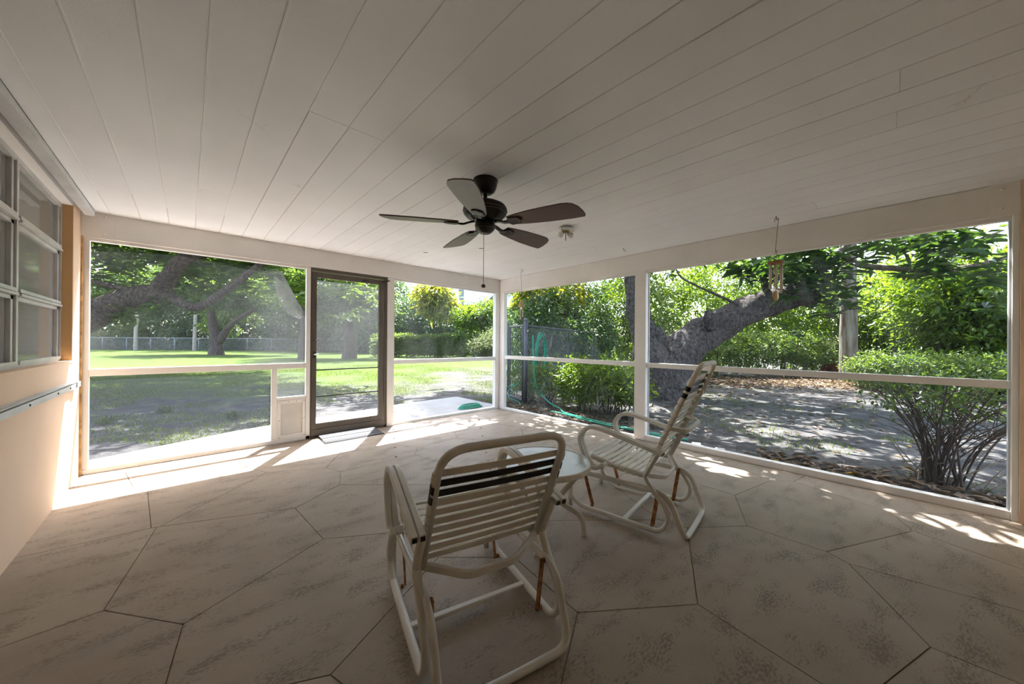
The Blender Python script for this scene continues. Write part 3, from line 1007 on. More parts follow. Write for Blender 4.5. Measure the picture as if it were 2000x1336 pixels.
# ------------------------------------------------------------------ ceiling fan
fan = empty('ceiling_fan', (1.519, 1.922, ZC))
tag(fan, 'dark bronze ceiling fan with five walnut blades and a pull chain', 'ceiling fan')
MB().lathe([(0.086, 0.0), (0.088, -0.012), (0.080, -0.018), (0.083, -0.026), (0.078, -0.052), (0.066, -0.078), (0.046, -0.094), (0.024, -0.098)], 28).build('canopy', MAT['fan'], fan)
MB().lathe([(0.014, -0.09), (0.014, -0.165)], 14).build('downrod', MAT['fan'], fan)
hs = MB().lathe([(0.025, -0.150), (0.055, -0.158), (0.105, -0.165), (0.140, -0.182), (0.152, -0.200), (0.154, -0.215), (0.146, -0.222), (0.148, -0.234), (0.130, -0.258), (0.100, -0.276), (0.062, -0.285)], 36).build('motor_housing', MAT['fan'], fan)
for zz, r in ((-0.219, 0.1545), (-0.237, 0.1475)):
    MB().tube([(r * math.cos(a), r * math.sin(a), zz) for a in np.linspace(0, 2 * math.pi, 40, endpoint=False)], 0.0018, 5, closed=True).build('trim_ring', MAT['fan_line'], hs)
sc_ = MB().lathe([(0.050, -0.283), (0.066, -0.295), (0.072, -0.318), (0.066, -0.342), (0.050, -0.360), (0.034, -0.372), (0.020, -0.374)], 28).build('switch_cup', MAT['fan'], fan)
MB().tube([(0.0665 * math.cos(a), 0.0665 * math.sin(a), -0.341) for a in np.linspace(0, 2 * math.pi, 32, endpoint=False)], 0.0016, 5, closed=True).build('trim_ring', MAT['fan_line'], sc_)
# one blade and its iron, lying along +x
bl = MB()
top = [(0.185, 0.046), (0.22, 0.056), (0.30, 0.069), (0.45, 0.084), (0.60, 0.088), (0.682, 0.084), (0.690, 0.070), (0.686, 0.030), (0.668, -0.030), (0.640, -0.070), (0.610, -0.085), (0.57, -0.090), (0.48, -0.087), (0.35, -0.076), (0.25, -0.061), (0.185, -0.046)][::-1]
vs = [(x, y, 0.004) for x, y in top] + [(x, y, -0.004) for x, y in top]
n = len(top)
bl.add(vs, [tuple(range(n)), tuple(range(2 * n - 1, n - 1, -1))] + [(i, n + i, n + (i + 1) % n, (i + 1) % n) for i in range(n)])
blade0 = bl.mesh('blade', MAT['blade'])
ir = MB()
ir.sweep(smooth_path([(0.075, 0, 0.012), (0.115, 0, 0.002), (0.150, 0, -0.010), (0.185, 0, -0.009)], 4), rect(0.030, 0.012, 0.003))
hexp = [(0.172, 0.012), (0.198, 0.044), (0.262, 0.036), (0.282, 0.0), (0.262, -0.036), (0.198, -0.044), (0.172, -0.012)]
ir.prism(hexp, -0.013, -0.005)
iron0 = ir.mesh('blade_iron', MAT['fan'])
orn = MB().sweep([(0.222 + (x - 0.222) * 0.68, y * 0.68, -0.0135) for x, y in hexp], rect(0.004, 0.003), closed=True).mesh('iron_ornament', MAT['fan_line'])
for k in range(5):
    a = math.radians(-68 + 72 * k)
    R = Matrix.Rotation(a, 4, 'Z')
    T = Matrix.Translation((0, 0, -0.305)) @ R @ Matrix.Rotation(math.radians(-11), 4, 'X')
    b = bpy.data.objects.new('blade', blade0)
    COL.objects.link(b)
    b.parent = fan
    b.matrix_local = T
    i_ = bpy.data.objects.new('blade_iron', iron0)
    COL.objects.link(i_)
    i_.parent = fan
    i_.matrix_local = T
    o_ = bpy.data.objects.new('ornament', orn)
    COL.objects.link(o_)
    o_.parent = i_
ch = MB().tube([(-0.02, -0.012, -0.372), (-0.02, -0.012, -0.735)], 0.0016, 6).build('pull_chain', MAT['fan'], fan)
MB().ball((-0.02, -0.012, -0.742), 0.0155, 12, 8, 0.85).build('chain_ball', MAT['blade'], ch)

# ------------------------------------------------------------------ bare bulb light
lt = empty('ceiling_light', (2.722, 2.168, ZC))
tag(lt, 'white ceiling fixture with two bare bulbs and no shade', 'ceiling light')
MB().lathe([(0.045, 0.0), (0.078, -0.012), (0.090, -0.026), (0.086, -0.030), (0.040, -0.028), (0.02, -0.030)], 24).build('pan', MAT['white_enamel'], lt)
for sx, ang in ((-0.034, 150), (0.034, -30)):
    a = math.radians(ang)
    dx, dy = math.cos(a), math.sin(a)
    so = MB().sweep([(dx * 0.012, dy * 0.012, -0.030), (dx * 0.030, dy * 0.030, -0.050)], circle(0.016, 12), smooth=True).build('socket', MAT['brass'], lt)
    bu = MB().ball((dx * 0.052, dy * 0.052, -0.070), 0.027, 14, 9, 1.1)
    bu.build('bulb', MAT['bulb'], lt)
MB().sweep([(0, 0, -0.03), (0, 0, -0.125)], circle(0.004, 8), smooth=True).build('threaded_rod', MAT['wire'], lt)
MB().lathe([(0.012, -0.03), (0.012, -0.048)], 10).build('hub', MAT['brass'], lt)
for a in (25, 195):
    ca, sa = math.cos(math.radians(a)), math.sin(math.radians(a))
    MB().sweep(fillet([(0.080 * ca, 0.080 * sa, -0.024), (0.098 * ca, 0.098 * sa, -0.034), (0.080 * ca, 0.080 * sa, -0.052)], 0.01, 4), circle(0.0035, 6), smooth=True).build('shade_clip', MAT['wire'], lt)

# two dark knot holes near the far beam and the odd hooks
for (x, y), lab in (((2.204, 3.997), 'small dark open slot in the ceiling boards left of the fan chain'), ((2.59, 3.347), 'small dark open slot in the ceiling boards behind the fan chain')):
    s_ = MB()
    s_.prism([(0.028 * math.cos(a) + 0.006 * math.sin(3 * a), 0.010 * math.sin(a)) for a in np.linspace(0, 2 * math.pi, 14, endpoint=False)], -0.0025, 0.0)
    o = s_.build('vent_slot', MAT['black'])
    o.location = (x, y, ZC - 0.0004)
    o.rotation_euler = (0, 0, -YAW)
    tag(o, lab, 'vent slot')


def hook(x, y, label):
    pts = [(0, 0, 0.0), (0, 0, -0.018)] + [(0.011 - 0.011 * math.cos(t), 0, -0.018 - 0.014 * math.sin(t)) for t in np.linspace(0.2, math.pi * 1.05, 8)]
    o = MB().tube(pts, 0.0022, 6).build('screw_hook', MAT['wire'])
    o.location = (x, y, ZC - 0.0005)
    o.rotation_euler = (0, 0, -YAW)
    tag(o, label, 'hook')
    MB().lathe([(0.007, 0.0), (0.006, -0.003)], 8).build('hook_collar', MAT['wire'], o)


hook(3.802, 2.156, 'empty screw hook in the ceiling near the middle of the right beam')
hook(3.756, 3.84, 'screw hook in the ceiling above the straw cone chime')
hook(3.81, 0.684, 'screw hook in the ceiling above the wooden wind chime')

# wooden tube wind chime
wc = empty('wind_chime', (3.81, 0.684, 2.015))
tag(wc, 'wooden wind chime with metal tubes hanging before the right screen', 'wind chime')
rv = Vector((math.cos(YAW), -math.sin(YAW), 0))
pts = [(-0.012, 0.265), (-0.012, 0.292), (0.002, 0.303), (0.016, 0.296), (0.018, 0.275), (-0.004, 0.03), (-0.001, 0.015), (0.01, 0.005)]
MB().tube([rv * p.x + Vector((0, 0, p.y)) for p in smooth_path([(a, b, 0) for a, b in pts], 3)], 0.002, 6).build('hanger', MAT['wire'], wc)
for a in (0, 2.1, 4.2):
    MB().tube([(0, 0, 0.008), (0.045 * math.cos(a), 0.045 * math.sin(a), -0.085)], 0.0012, 5).build('cord', MAT['wire'], wc)
MB().lathe([(0.05, -0.082), (0.060, -0.088), (0.062, -0.100), (0.052, -0.106)], 24).build('top_disc', MAT['chime_wood'], wc)
for k in range(6):
    a = 2 * math.pi * k / 6 + 0.3
    L = 0.19 + 0.012 * k
    MB().tube([(0.045 * math.cos(a), 0.045 * math.sin(a), -0.112), (0.045 * math.cos(a), 0.045 * math.sin(a), -0.112 - L)], 0.0085, 10).build('tube', MAT['chime'], wc)
MB().tube([(0, 0, -0.10), (0, 0, -0.36)], 0.0012, 5).build('cord', MAT['wire'], wc)
MB().lathe([(0.022, -0.20), (0.026, -0.206), (0.022, -0.212)], 14).build('striker', MAT['chime_wood'], wc)
sl = MB().lathe([(0.004, 0.046), (0.020, 0.035), (0.026, 0.005), (0.026, -0.022), (0.016, -0.040), (0.004, -0.045)], 16)
sl = MB().add([(x, y * 0.16, z) for x, y, z in sl.v], sl.f, True).build('wind_sail', MAT['brass'], wc)
sl.location = (0, 0, -0.385)
sl.rotation_euler = (0, 0, -YAW)

# straw cone chime by the corner
bc = empty('cone_chime', (3.756, 3.84, 1.78))
tag(bc, 'small straw cone chime with two tubes hanging near the far corner', 'wind chime')
MB().tube([rv * a + Vector((0, 0, b)) for a, b in ((0.022, 0.49), (0.018, 0.505), (0.004, 0.52), (-0.010, 0.512), (-0.012, 0.49), (-0.002, 0.30), (0, 0.06))], 0.0018, 5).build('hanger', MAT['wire'], bc)
MB().lathe([(0.008, 0.065), (0.018, 0.055), (0.028, 0.02), (0.050, -0.035), (0.046, -0.037), (0.01, -0.02)], 18).build('cone', MAT['bell'], bc)
for dx in (-0.018, 0.018):
    MB().tube([rv * dx + Vector((0, 0, -0.035)), rv * dx + Vector((0, 0, -0.21 + dx))], 0.007, 8).build('tube', MAT['chime'], bc)

# ------------------------------------------------------------------ glider chairs
FR, OVAL = MAT['frame'], [(0.0145 * math.cos(a), 0.0175 * math.sin(a)) for a in np.linspace(0, 2 * math.pi, 10, endpoint=False)]


def strap_mesh(half, w, mat, sag, name):
    """a vinyl band along x that wraps the tubes at x = +-half"""
    R = 0.0165
    pts = []
    for t in np.linspace(math.pi * 1.35, math.pi * 0.5, 8):
        pts.append((-half + R * math.cos(t), R * math.sin(t)))
    for k in range(1, 8):
        u = k / 8
        pts.append((-half + 2 * half * u, R - sag * math.sin(math.pi * u)))
    for t in np.linspace(math.pi * 0.5, -math.pi * 0.35, 8):
        pts.append((half + R * math.cos(t), R * math.sin(t)))
    mb = MB()
    th = 0.0028
    n = len(pts)
    vs, fs = [], []
    for i, (x, z) in enumerate(pts):
        a, b = pts[max(i - 1, 0)], pts[min(i + 1, n - 1)]
        tx, tz = b[0] - a[0], b[1] - a[1]
        L = math.hypot(tx, tz)
        nx, nz = -tz / L, tx / L
        for y, k in ((-w / 2, 0), (w / 2, 0), (w / 2, th), (-w / 2, th)):
            vs.append((x + nx * k, y, z + nz * k))
    for i in range(n - 1):
        for j in range(4):
            fs.append((i * 4 + j, i * 4 + (j + 1) % 4, (i + 1) * 4 + (j + 1) % 4, (i + 1) * 4 + j))
    fs += [(0, 1, 2, 3), tuple((n - 1) * 4 + j for j in (3, 2, 1, 0))]
    mb.add(vs, fs)
    return mb.mesh(name, mat)


HB, HS = 0.255, 0.248
STR_SEAT = strap_mesh(HS, 0.031, MAT['strap'], 0.010, 'seat_strap')
STR_BACK = strap_mesh(HB, 0.031, MAT['strap'], 0.004, 'back_strap')
STR_BLACK = strap_mesh(HB, 0.030, MAT['strap_black'], 0.004, 'black_strap')
RIV = MB().lathe([(0.0055, 0.002), (0.0055, 0.0)], 8).mesh('rivet', MAT['rust'])


def link_obj(me, name, parent, m):
    o = bpy.data.objects.new(name, me)
    COL.objects.link(o)
    o.parent = parent
    o.matrix_local = m
    return o


def glider(loc, deg, label, nstrap, pitch, tall):
    g = empty('glider_chair', (loc[0], loc[1], 0), math.radians(deg))
    tag(g, label, 'chair', 'pair of strap glider chairs')
    bx, lx = 0.262, 0.280
    half = [(bx, 0.392, 0.0), (bx, 0.388, 0.20), (bx, 0.30, 0.270), (bx, -0.235, 0.270), (bx, -0.305, 0.235), (bx - 0.004, -0.392, 0.018), (0, -0.397, 0.018)]
    path = half + [(-x, y, z) for x, y, z in reversed(half[:-1])]
    MB().sweep(fillet(path, 0.07, 6), OVAL, smooth=True).build('base_frame', FR, g)
    for s in (-1, 1):
        loop = [(-0.240, 0.515), (-0.172, 0.378), (-0.166, 0.345), (-0.205, 0.285), (-0.268, 0.207), (-0.299, 0.144), (-0.287, 0.080), (-0.242, 0.036), (-0.176, 0.030),
                (0.0, 0.030), (0.247, 0.032), (0.305, 0.040), (0.368, 0.078), (0.386, 0.130), (0.362, 0.185), (0.30, 0.262), (0.225, 0.345)]
        MB().sweep(smooth_path([(s * lx, y, z) for y, z in loop], 4), OVAL, up=(1, 0, 0), smooth=True).build('rocker_loop', FR, g)
        arm = [(-0.275, 0.523), (-0.12, 0.560), (0.06, 0.600), (0.150, 0.616), (0.215, 0.612), (0.262, 0.578), (0.286, 0.517), (0.258, 0.431), (0.220, 0.362), (0.190, 0.340), (0.150, 0.345), (0.100, 0.378)]
        for q in (0, 1):
            x = s * (0.287 + 0.0285 * q)
            a_ = MB().sweep(smooth_path([(x, y, z) for y, z in arm], 4), rect(0.0265, 0.0265, 0.004), up=(1, 0, 0)).build('arm', FR, g)
            MB().box(x - 0.008, x + 0.008, -0.279, -0.274, 0.5145, 0.5305).build('end_plug', MAT['black'], a_)
        for (y0, z0), (y1, z1) in (((-0.230, 0.268), (-0.195, 0.040)), ((0.288, 0.262), (0.222, 0.042))):
            x = s * 0.238
            l_ = MB().sweep([(x, y0, z0), (x, y1, z1)], rect(0.024, 0.006), up=(1, 0, 0)).build('swing_link', MAT['rust'], g)
            for yy, zz in ((y0, z0), (y1, z1)):
                MB().sweep([(x - 0.008, yy, zz), (x + s * 0.02, yy, zz)], circle(0.010, 8), smooth=True).build('pivot_bolt', MAT['rust'], l_)
    MB().sweep([(-lx, -0.02, 0.030), (lx, -0.02, 0.030)], rect(0.030, 0.020, 0.004)).build('cross_bar', FR, g)
    sl_ = [(0.245, 0.400), (0.10, 0.368), (-0.06, 0.350), (-0.150, 0.350)]
    pl_ = [(HS, y, z) for y, z in reversed(sl_)] + [(-HS, y, z) for y, z in sl_]
    MB().sweep(fillet(pl_, 0.05, 5), circle(0.0155, 10), smooth=True).build('seat_frame', FR, g)
    MB().sweep(fillet([(-0.255, -0.155, 0.352), (-0.10, -0.235, 0.315), (0.10, -0.235, 0.315), (0.255, -0.155, 0.352)], 0.03, 3), rect(0.018, 0.032, 0.004)).build('seat_brace', FR, g)
    # back: inverted U
    zt, yt = (1.075, -0.465) if tall else (0.845, -0.372)
    b0 = (-0.150, 0.345)
    ry = 0.075
    bp = [(-HB, b0[0], b0[1]), (-HB, yt, zt), (HB, yt, zt), (HB, b0[0], b0[1])]
    MB().sweep(fillet(bp, 0.105, 8), circle(0.0155, 10), smooth=True).build('back_frame', FR, g)
    dy, dz = yt - b0[0], zt - b0[1]
    L = math.hypot(dy, dz)
    ty, tz = dy / L, dz / L
    ang = math.atan2(tz, ty)          # direction of the upright in the yz plane
    for k in range(nstrap):
        t = L - 0.112 - pitch * k
        blk = k in (1, 2)
        m = Matrix.Translation((0, b0[0] + ty * t, b0[1] + tz * t)) @ Matrix.Rotation(ang - math.pi, 4, 'X') @ Matrix.Rotation(math.pi, 4, 'Z')
        o = link_obj(STR_BLACK if blk else STR_BACK, 'back_strap', g, m)
        if blk:
            o['label'] = 'black vinyl strap'
        for s in (-1, 1):
            rm = Matrix.Translation((s * (HB - 0.006), b0[0] + ty * t, b0[1] + tz * t)) @ Matrix.Rotation(ang - math.pi, 4, 'X') @ Matrix.Rotation(math.pi, 4, 'X')
            rm = Matrix.Translation((s * (HB - 0.004), b0[0] + ty * t - tz * 0.0185, b0[1] + tz * t + ty * 0.0185)) @ Matrix.Rotation(ang, 4, 'X')
            link_obj(RIV, 'rivet', o, o.matrix_local.inverted() @ rm)
    # seat straps follow the seat rails
    ns = 9
    sp = [Vector((0, y, z)) for y, z in sl_]
    tot = sum((b - a).length for a, b in zip(sp, sp[1:]))
    for k in range(ns):
        d_ = 0.035 + (tot - 0.06) * k / (ns - 1)
        for a, b in zip(sp, sp[1:]):
            if d_ <= (b - a).length:
                p = a + (b - a).normalized() * d_
                t = (b - a).normalized()
                break
            d_ -= (b - a).length
        m = Matrix.Translation(p) @ Matrix.Rotation(math.atan2(-t.z, -t.y), 4, 'X')
        link_obj(STR_SEAT, 'seat_strap', g, m)
    if tall:
        c0 = Vector((0, b0[0] + ty * 0.36, b0[1] + tz * 0.36))
        MB().sweep(fillet([(-0.25, c0.y, c0.z), (-0.17, c0.y - 0.085, c0.z - 0.02), (0.17, c0.y - 0.085, c0.z - 0.02), (0.25, c0.y, c0.z)], 0.03, 3), rect(0.022, 0.026, 0.004)).build('back_brace', FR, g)
    return g


glider((0.944, 1.286), -14.0, 'low-backed cream strap glider chair nearest the camera, seen from behind', 10, 0.0455, False)
glider((2.40, 1.25), 7.6, 'high-backed cream strap glider chair turned sideways beside the right screen', 14, 0.0455, True)

# ------------------------------------------------------------------ side table
tb = empty('side_table', (1.665, 1.50, 0))
tag(tb, 'round cream side table with rippled glass top between the two glider chairs', 'table')
TZ, TR = 0.455, 0.30
rim = MB().sweep([((TR - 0.010) * math.cos(a), (TR - 0.010) * math.sin(a), TZ - 0.018) for a in np.linspace(0, 2 * math.pi, 48, endpoint=False)], rect(0.022, 0.036, 0.005), closed=True)
rim.build('rim', FR, tb)
MB().lathe([(TR - 0.018, TZ - 0.004), (TR - 0.018, TZ - 0.010)], 48, smooth=False).build('glass_top', MAT['frost'], tb)
for k in range(4):
    a = math.radians(-55 + 90 * k)
    ca, sa = math.cos(a), math.sin(a)
    pr = [(0.245, TZ - 0.034), (0.205, TZ - 0.10), (0.115, 0.235), (0.135, 0.185), (0.225, 0.135), (0.255, 0.08), (0.262, 0.0)]
    MB().sweep(smooth_path([(r * ca, r * sa, z) for r, z in pr], 5), OVAL, smooth=True).build('leg', FR, tb)
MB().tube([(0.118 * math.cos(a), 0.118 * math.sin(a), 0.225) for a in np.linspace(0, 2 * math.pi, 28, endpoint=False)], 0.008, 8, closed=True).build('leg_ring', FR, tb)

# ================================================================== the garden
GZ = -0.10


def ground_patch(x0, x1, y0, y1, nx, ny):
    vs, fs = [], []
    for j in range(ny + 1):
        for i in range(nx + 1):
            u, w = i / nx, j / ny
            x, y = x0 + (x1 - x0) * u, y0 + (y1 - y0) * w
            d = max(x - XR - 0.3, y - YB - 1.5)
            z = GZ + (0.02 * math.sin(1.7 * x + 0.6 * y) + 0.015 * math.sin(2.3 * y - x) if d > 0 else 0)
            vs.append((x, y, z))
    for j in range(ny):
        for i in range(nx):
            k = j * (nx + 1) + i
            fs.append((k, k + 1, k + nx + 2, k + nx + 1))
    return MB().add(vs, fs, True)


ground = tag(ground_patch(-60, 90, -40, 110, 150, 150).build('ground', MAT['ground']), 'yard of thin turf and grey sandy soil around the porch', kind='structure')
apron = MB()
apron.prism([(-3.5, YB + 0.09), (4.55, YB + 0.09), (4.55, 6.75), (3.2, 6.7), (2.1, 6.45), (0.5, 6.15), (-0.76, 5.62), (-3.5, 5.5)], -0.16, -0.055)
apron.prism([(XR + 0.09, -2.0), (XR + 0.36, -2.0), (XR + 0.36, YB + 0.09), (XR + 0.09, YB + 0.09)], -0.16, -0.060)
tag(apron.build('path', MAT['concrete']), 'pale concrete apron running outside the screens', kind='structure')


# ---- leaves by the thousand, one mesh
def unit(a):
    return a / np.maximum(np.linalg.norm(a, axis=1, keepdims=True), 1e-9)


def leaf_mesh(name, P, D, L, Wd, mat, fold=0.2, droop=0.15, rnd=None, simple=False, up_bias=0.6):
    n = len(P)
    D = unit(D)
    U = np.tile(np.array([[0, 0, 1.0]]), (n, 1)) * up_bias + rng.normal(0, 1, (n, 3)) * (1 - up_bias)
    S = unit(np.cross(D, U))
    Nn = np.cross(S, D)
    L = L[:, None]
    Wd = Wd[:, None]
    if simple:
        V = np.stack([P, P + D * L * 0.45 + S * Wd * 0.5 + Nn * Wd * fold, P + D * L - Nn * L * droop, P + D * L * 0.45 - S * Wd * 0.5 + Nn * Wd * fold], 1)
        faces = [(0, 1, 2), (0, 2, 3)]
    else:
        V = np.stack([P, P + D * L * 0.30 + S * Wd * 0.5 + Nn * Wd * fold, P + D * L * 0.70 + S * Wd * 0.40 + Nn * (Wd * fold - L * droop * 0.4),
                      P + D * L - Nn * L * droop, P + D * L * 0.70 - S * Wd * 0.40 + Nn * (Wd * fold - L * droop * 0.4), P + D * L * 0.30 - S * Wd * 0.5 + Nn * Wd * fold], 1)
        faces = [(0, 1, 2, 3), (0, 3, 4, 5)]
    k = V.shape[1]
    me = bpy.data.meshes.new(name)
    me.vertices.add(n * k)
    me.vertices.foreach_set('co', V.reshape(-1).astype(np.float32))
    fl_ = np.array(faces)
    m = fl_.shape[1]
    loops = (np.arange(n)[:, None, None] * k + fl_[None]).reshape(-1)
    me.loops.add(len(loops))
    me.loops.foreach_set('vertex_index', loops.astype(np.int32))
    npoly = n * len(faces)
    me.polygons.add(npoly)
    me.polygons.foreach_set('loop_start', (np.arange(npoly) * m).astype(np.int32))
    me.update(calc_edges=True)
    if rnd is None:
        rnd = rng.random(n)
    a = me.attributes.new('rnd', 'FLOAT', 'POINT')
    a.data.foreach_set('value', np.repeat(rnd, k).astype(np.float32))
    me.materials.append(mat)
    return me


def put(me, name, parent=None):
    o = bpy.data.objects.new(name, me)
    COL.objects.link(o)
    if parent:
        o.parent = parent
    return o


def stuff(me, name, parent=None):
    o = put(me, name, parent)
    o['kind'] = 'stuff'
    return o


def blob_points(blobs, n, shell=0.55):
    """points in ellipsoids (cx, cy, cz, rx, ry, rz), crowded towards their skin; returns points and outward directions"""
    B = np.array(blobs, float)
    w = (B[:, 3] * B[:, 4] + B[:, 4] * B[:, 5] + B[:, 3] * B[:, 5])
    idx = rng.choice(len(B), n, p=w / w.sum())
    d = unit(rng.normal(0, 1, (n, 3)))
    r = (shell + (1 - shell) * rng.random(n)) ** 0.8
    r *= 1 + 0.16 * np.sin(5 * d[:, 0] + 3 * idx) + 0.12 * np.sin(7 * d[:, 2] + idx)
    P = B[idx, :3] + d * B[idx, 3:] * r[:, None]
    return P, d


def sprigs(P, d, per, spread, L, droop=0.3, jitter=0.35, wr=0.42):
    """per leaves at each point, fanning outward"""
    n = len(P)
    PP = np.repeat(P, per, 0)
    dd = np.repeat(d, per, 0)
    PP = PP + rng.normal(0, spread, PP.shape)
    D = unit(dd * 0.7 + rng.normal(0, 0.7, PP.shape) + np.array([[0, 0, -droop]]))
    Ls = L * (1 + jitter * (rng.random(len(PP)) * 2 - 1))
    rn = np.clip(np.repeat(rng.random(n), per) * 0.55 + rng.random(n * per) * 0.45, 0, 1)
    return PP, D, Ls, Ls * wr, rn


def keep_above(P, *rest, z=GZ + 0.02):
    k = P[:, 2] > z
    return (P[k],) + tuple(r[k] for r in rest)


def foliage(name, parent, blobs, n, per, L, mat, droop=0.3, wr=0.42, shell=0.55, simple=False, spread=None, up_bias=0.6):
    P, d = blob_points(blobs, n, shell)
    PP, D, Ls, Ws, rn = sprigs(P, d, per, spread or L * 0.6, L, droop, wr=wr)
    PP, D, Ls, Ws, rn = keep_above(PP, D, Ls, Ws, rn)
    return stuff(leaf_mesh(name, PP, D, Ls, Ws, mat, rnd=rn, simple=simple, up_bias=up_bias), name, parent)


def limb(path, radii, mat, name, parent, n=12, rough=0.08, sub=5, seed=0):
    pts = smooth_path(path, sub)
    rs = np.interp(np.linspace(0, len(radii) - 1, len(pts)), range(len(radii)), radii)
    mb = MB().sweep(pts, circle(1.0, n), smooth=True, scale=list(rs))
    r_ = random.Random(seed)
    ph = [r_.uniform(0, 6) for _ in range(4)]
    out = []
    for i, v in enumerate(mb.v):
        c = pts[min(i // n, len(pts) - 1)]
        a = 2 * math.pi * (i % n) / n
        k = 1 + rough * (math.sin(3 * a + ph[0] + 0.5 * (i // n)) + 0.7 * math.sin(5 * a + ph[1] - 0.8 * (i // n)) + 0.6 * math.sin(1.3 * (i // n) + ph[2]))
        out.append(tuple(c + (Vector(v) - c) * k))
    mb.v = out
    return mb.build(name, mat, parent)


def big_leaves(name, parent, tips, per, L, mat, droop, single, wr=0.27):
    """whorls of long leaves; the ones that show largest become objects of their own"""
    P = np.repeat(np.array([tuple(t) for t in tips]), per, 0)
    n = len(P)
    D = rng.normal(0, 1, (n, 3))
    D[:, 2] = np.abs(D[:, 2]) * 0.35 - droop
    D = unit(D)
    P = P + rng.normal(0, 0.05, P.shape)
    Ls = L * (0.65 + 0.6 * rng.random(n))
    rn = np.clip(np.repeat(rng.random(len(tips)), per) * 0.6 + rng.random(n) * 0.4, 0, 1)
    rel = P - np.array(EYE)
    dep = rel @ np.array(F)
    sx, sy = rel @ np.array(RT) / dep, rel @ np.array(UP) / dep
    inside = (np.abs(sx) < 1.42) & (sy < 0.40) & (sy > -0.6) & (dep > 1)
    score = np.where(inside, Ls / np.maximum(dep, 1), 0)
    order = np.argsort(-score)
    pick, rest = order[:single], order[single:]
    for i in pick:
        me = leaf_mesh('leaf', np.zeros((1, 3)), D[i:i + 1], Ls[i:i + 1], Ls[i:i + 1] * wr, mat, 0.22, 0.16, rn[i:i + 1], up_bias=0.8)
        o = put(me, 'leaf', parent)
        o.location = Vector(P[i]) - parent.location
    me = leaf_mesh(name, P[rest] - np.array(parent.location), D[rest], Ls[rest], Ls[rest] * wr, mat, 0.22, 0.16, rn[rest], up_bias=0.8)
    return stuff(me, name, parent)


def rel(o, pts):
    return [tuple(Vector(p) - o.location) for p in pts]


# ---- the leaning mango tree beyond the right screen
base = at(1297, 778, 8.5)
base.z = GZ
mg = empty('mango_tree', base)
tag(mg, 'huge leaning mango tree with a thick grey limb reaching right', 'tree')
A = lambda x, y, d=8.5: at(x, y, d)
limb(rel(mg, [base + Vector((0.05, -0.05, -0.12)), A(1292, 735), A(1268, 690), A(1255, 640, 8.6), A(1243, 575, 8.7), A(1236, 500, 8.8), A(1222, 400, 9.0), A(1205, 250, 9.3)]),
     [0.66, 0.52, 0.38, 0.30, 0.26, 0.24, 0.2, 0.15], MAT['bark'], 'trunk', mg, 18, 0.07, 6, 1)
limb(rel(mg, [base + Vector((0.15, -0.15, 0.25)), A(1318, 712), A(1352, 668), A(1395, 640), A(1450, 612, 8.4), A(1510, 588, 8.3), A(1560, 577, 8.2), A(1592, 588, 8.15)]),
     [0.56, 0.50, 0.43, 0.385, 0.345, 0.31, 0.275, 0.17], MAT['bark'], 'limb', mg, 18, 0.06, 6, 2)
limb(rel(mg, [A(1283, 700), A(1288, 660, 8.4), A(1282, 640, 8.4)]), [0.20, 0.17, 0.10], MAT['bark'], 'stub', mg, 12, 0.08, 5, 3)
limb(rel(mg, [A(1388, 640, 8.15), A(1384, 618, 8.0), A(1381, 606, 7.98)]), [0.14, 0.10, 0.06], MAT['bark'], 'stub', mg, 10, 0.1, 4, 4)
BR = [([A(1560, 575, 8.2), A(1598, 530, 8.0), A(1625, 505, 7.9), A(1655, 480, 7.8), A(1700, 440, 7.6)], [0.13, 0.10, 0.08, 0.06, 0.03]),
      ([A(1640, 495, 7.85), A(1680, 518, 7.6), A(1750, 524, 7.4), A(1820, 533, 7.2), A(1880, 523, 7.1), A(1940, 510, 7.0), A(2010, 490, 6.9)], [0.06, 0.06, 0.058, 0.055, 0.05, 0.045, 0.03]),
      ([A(1820, 533, 7.2), A(1850, 500, 7.1), A(1905, 470, 7.0), A(1960, 450, 6.9)], [0.03, 0.028, 0.022, 0.014]),
      ([A(1500, 590, 8.3), A(1490, 540, 8.1), A(1470, 500, 7.9), A(1450, 440, 7.7)], [0.09, 0.07, 0.05, 0.03]),
      ([A(1236, 480, 8.8), A(1290, 430, 8.5), A(1380, 400, 8.0), A(1480, 380, 7.4)], [0.16, 0.12, 0.09, 0.05]),
      ([A(1215, 330, 9.1), A(1150, 280, 8.6), A(1060, 240, 8.0)], [0.13, 0.09, 0.05]),
      ([A(1450, 600, 8.3), A(1420, 585, 8.2), A(1335, 545, 8.0), A(1320, 520, 8.0)], [0.04, 0.03, 0.02, 0.01])]
for i, (p_, r_) in enumerate(BR):
    limb(rel(mg, p_), r_, MAT['bark_pale' if i in (0, 1, 2) else 'bark'], 'branch', mg, 8, 0.06, 4, 10 + i)
tips = []
rt = random.Random(11)
for cx, cy, cd, sx, sy, sd, n_ in ((1545, 515, 7.6, 38, 26, 0.5, 30), (1480, 530, 7.8, 30, 20, 0.4, 14), (1605, 560, 7.7, 36, 26, 0.4, 34), (1590, 500, 7.5, 35, 18, 0.4, 16), (1680, 480, 7.5, 40, 20, 0.5, 12),
                                 (1760, 485, 7.0, 50, 18, 0.6, 13), (1830, 470, 6.6, 45, 22, 0.5, 12), (1800, 535, 7.1, 35, 14, 0.3, 12), (1900, 470, 6.6, 50, 24, 0.5, 12), (1960, 540, 6.6, 25, 30, 0.4, 10), (1430, 510, 8.0, 30, 14, 0.4, 8)):
    for _ in range(n_):
        tips.append(at(cx + rt.gauss(0, sx), cy + rt.gauss(0, sy), cd + rt.gauss(0, sd)))
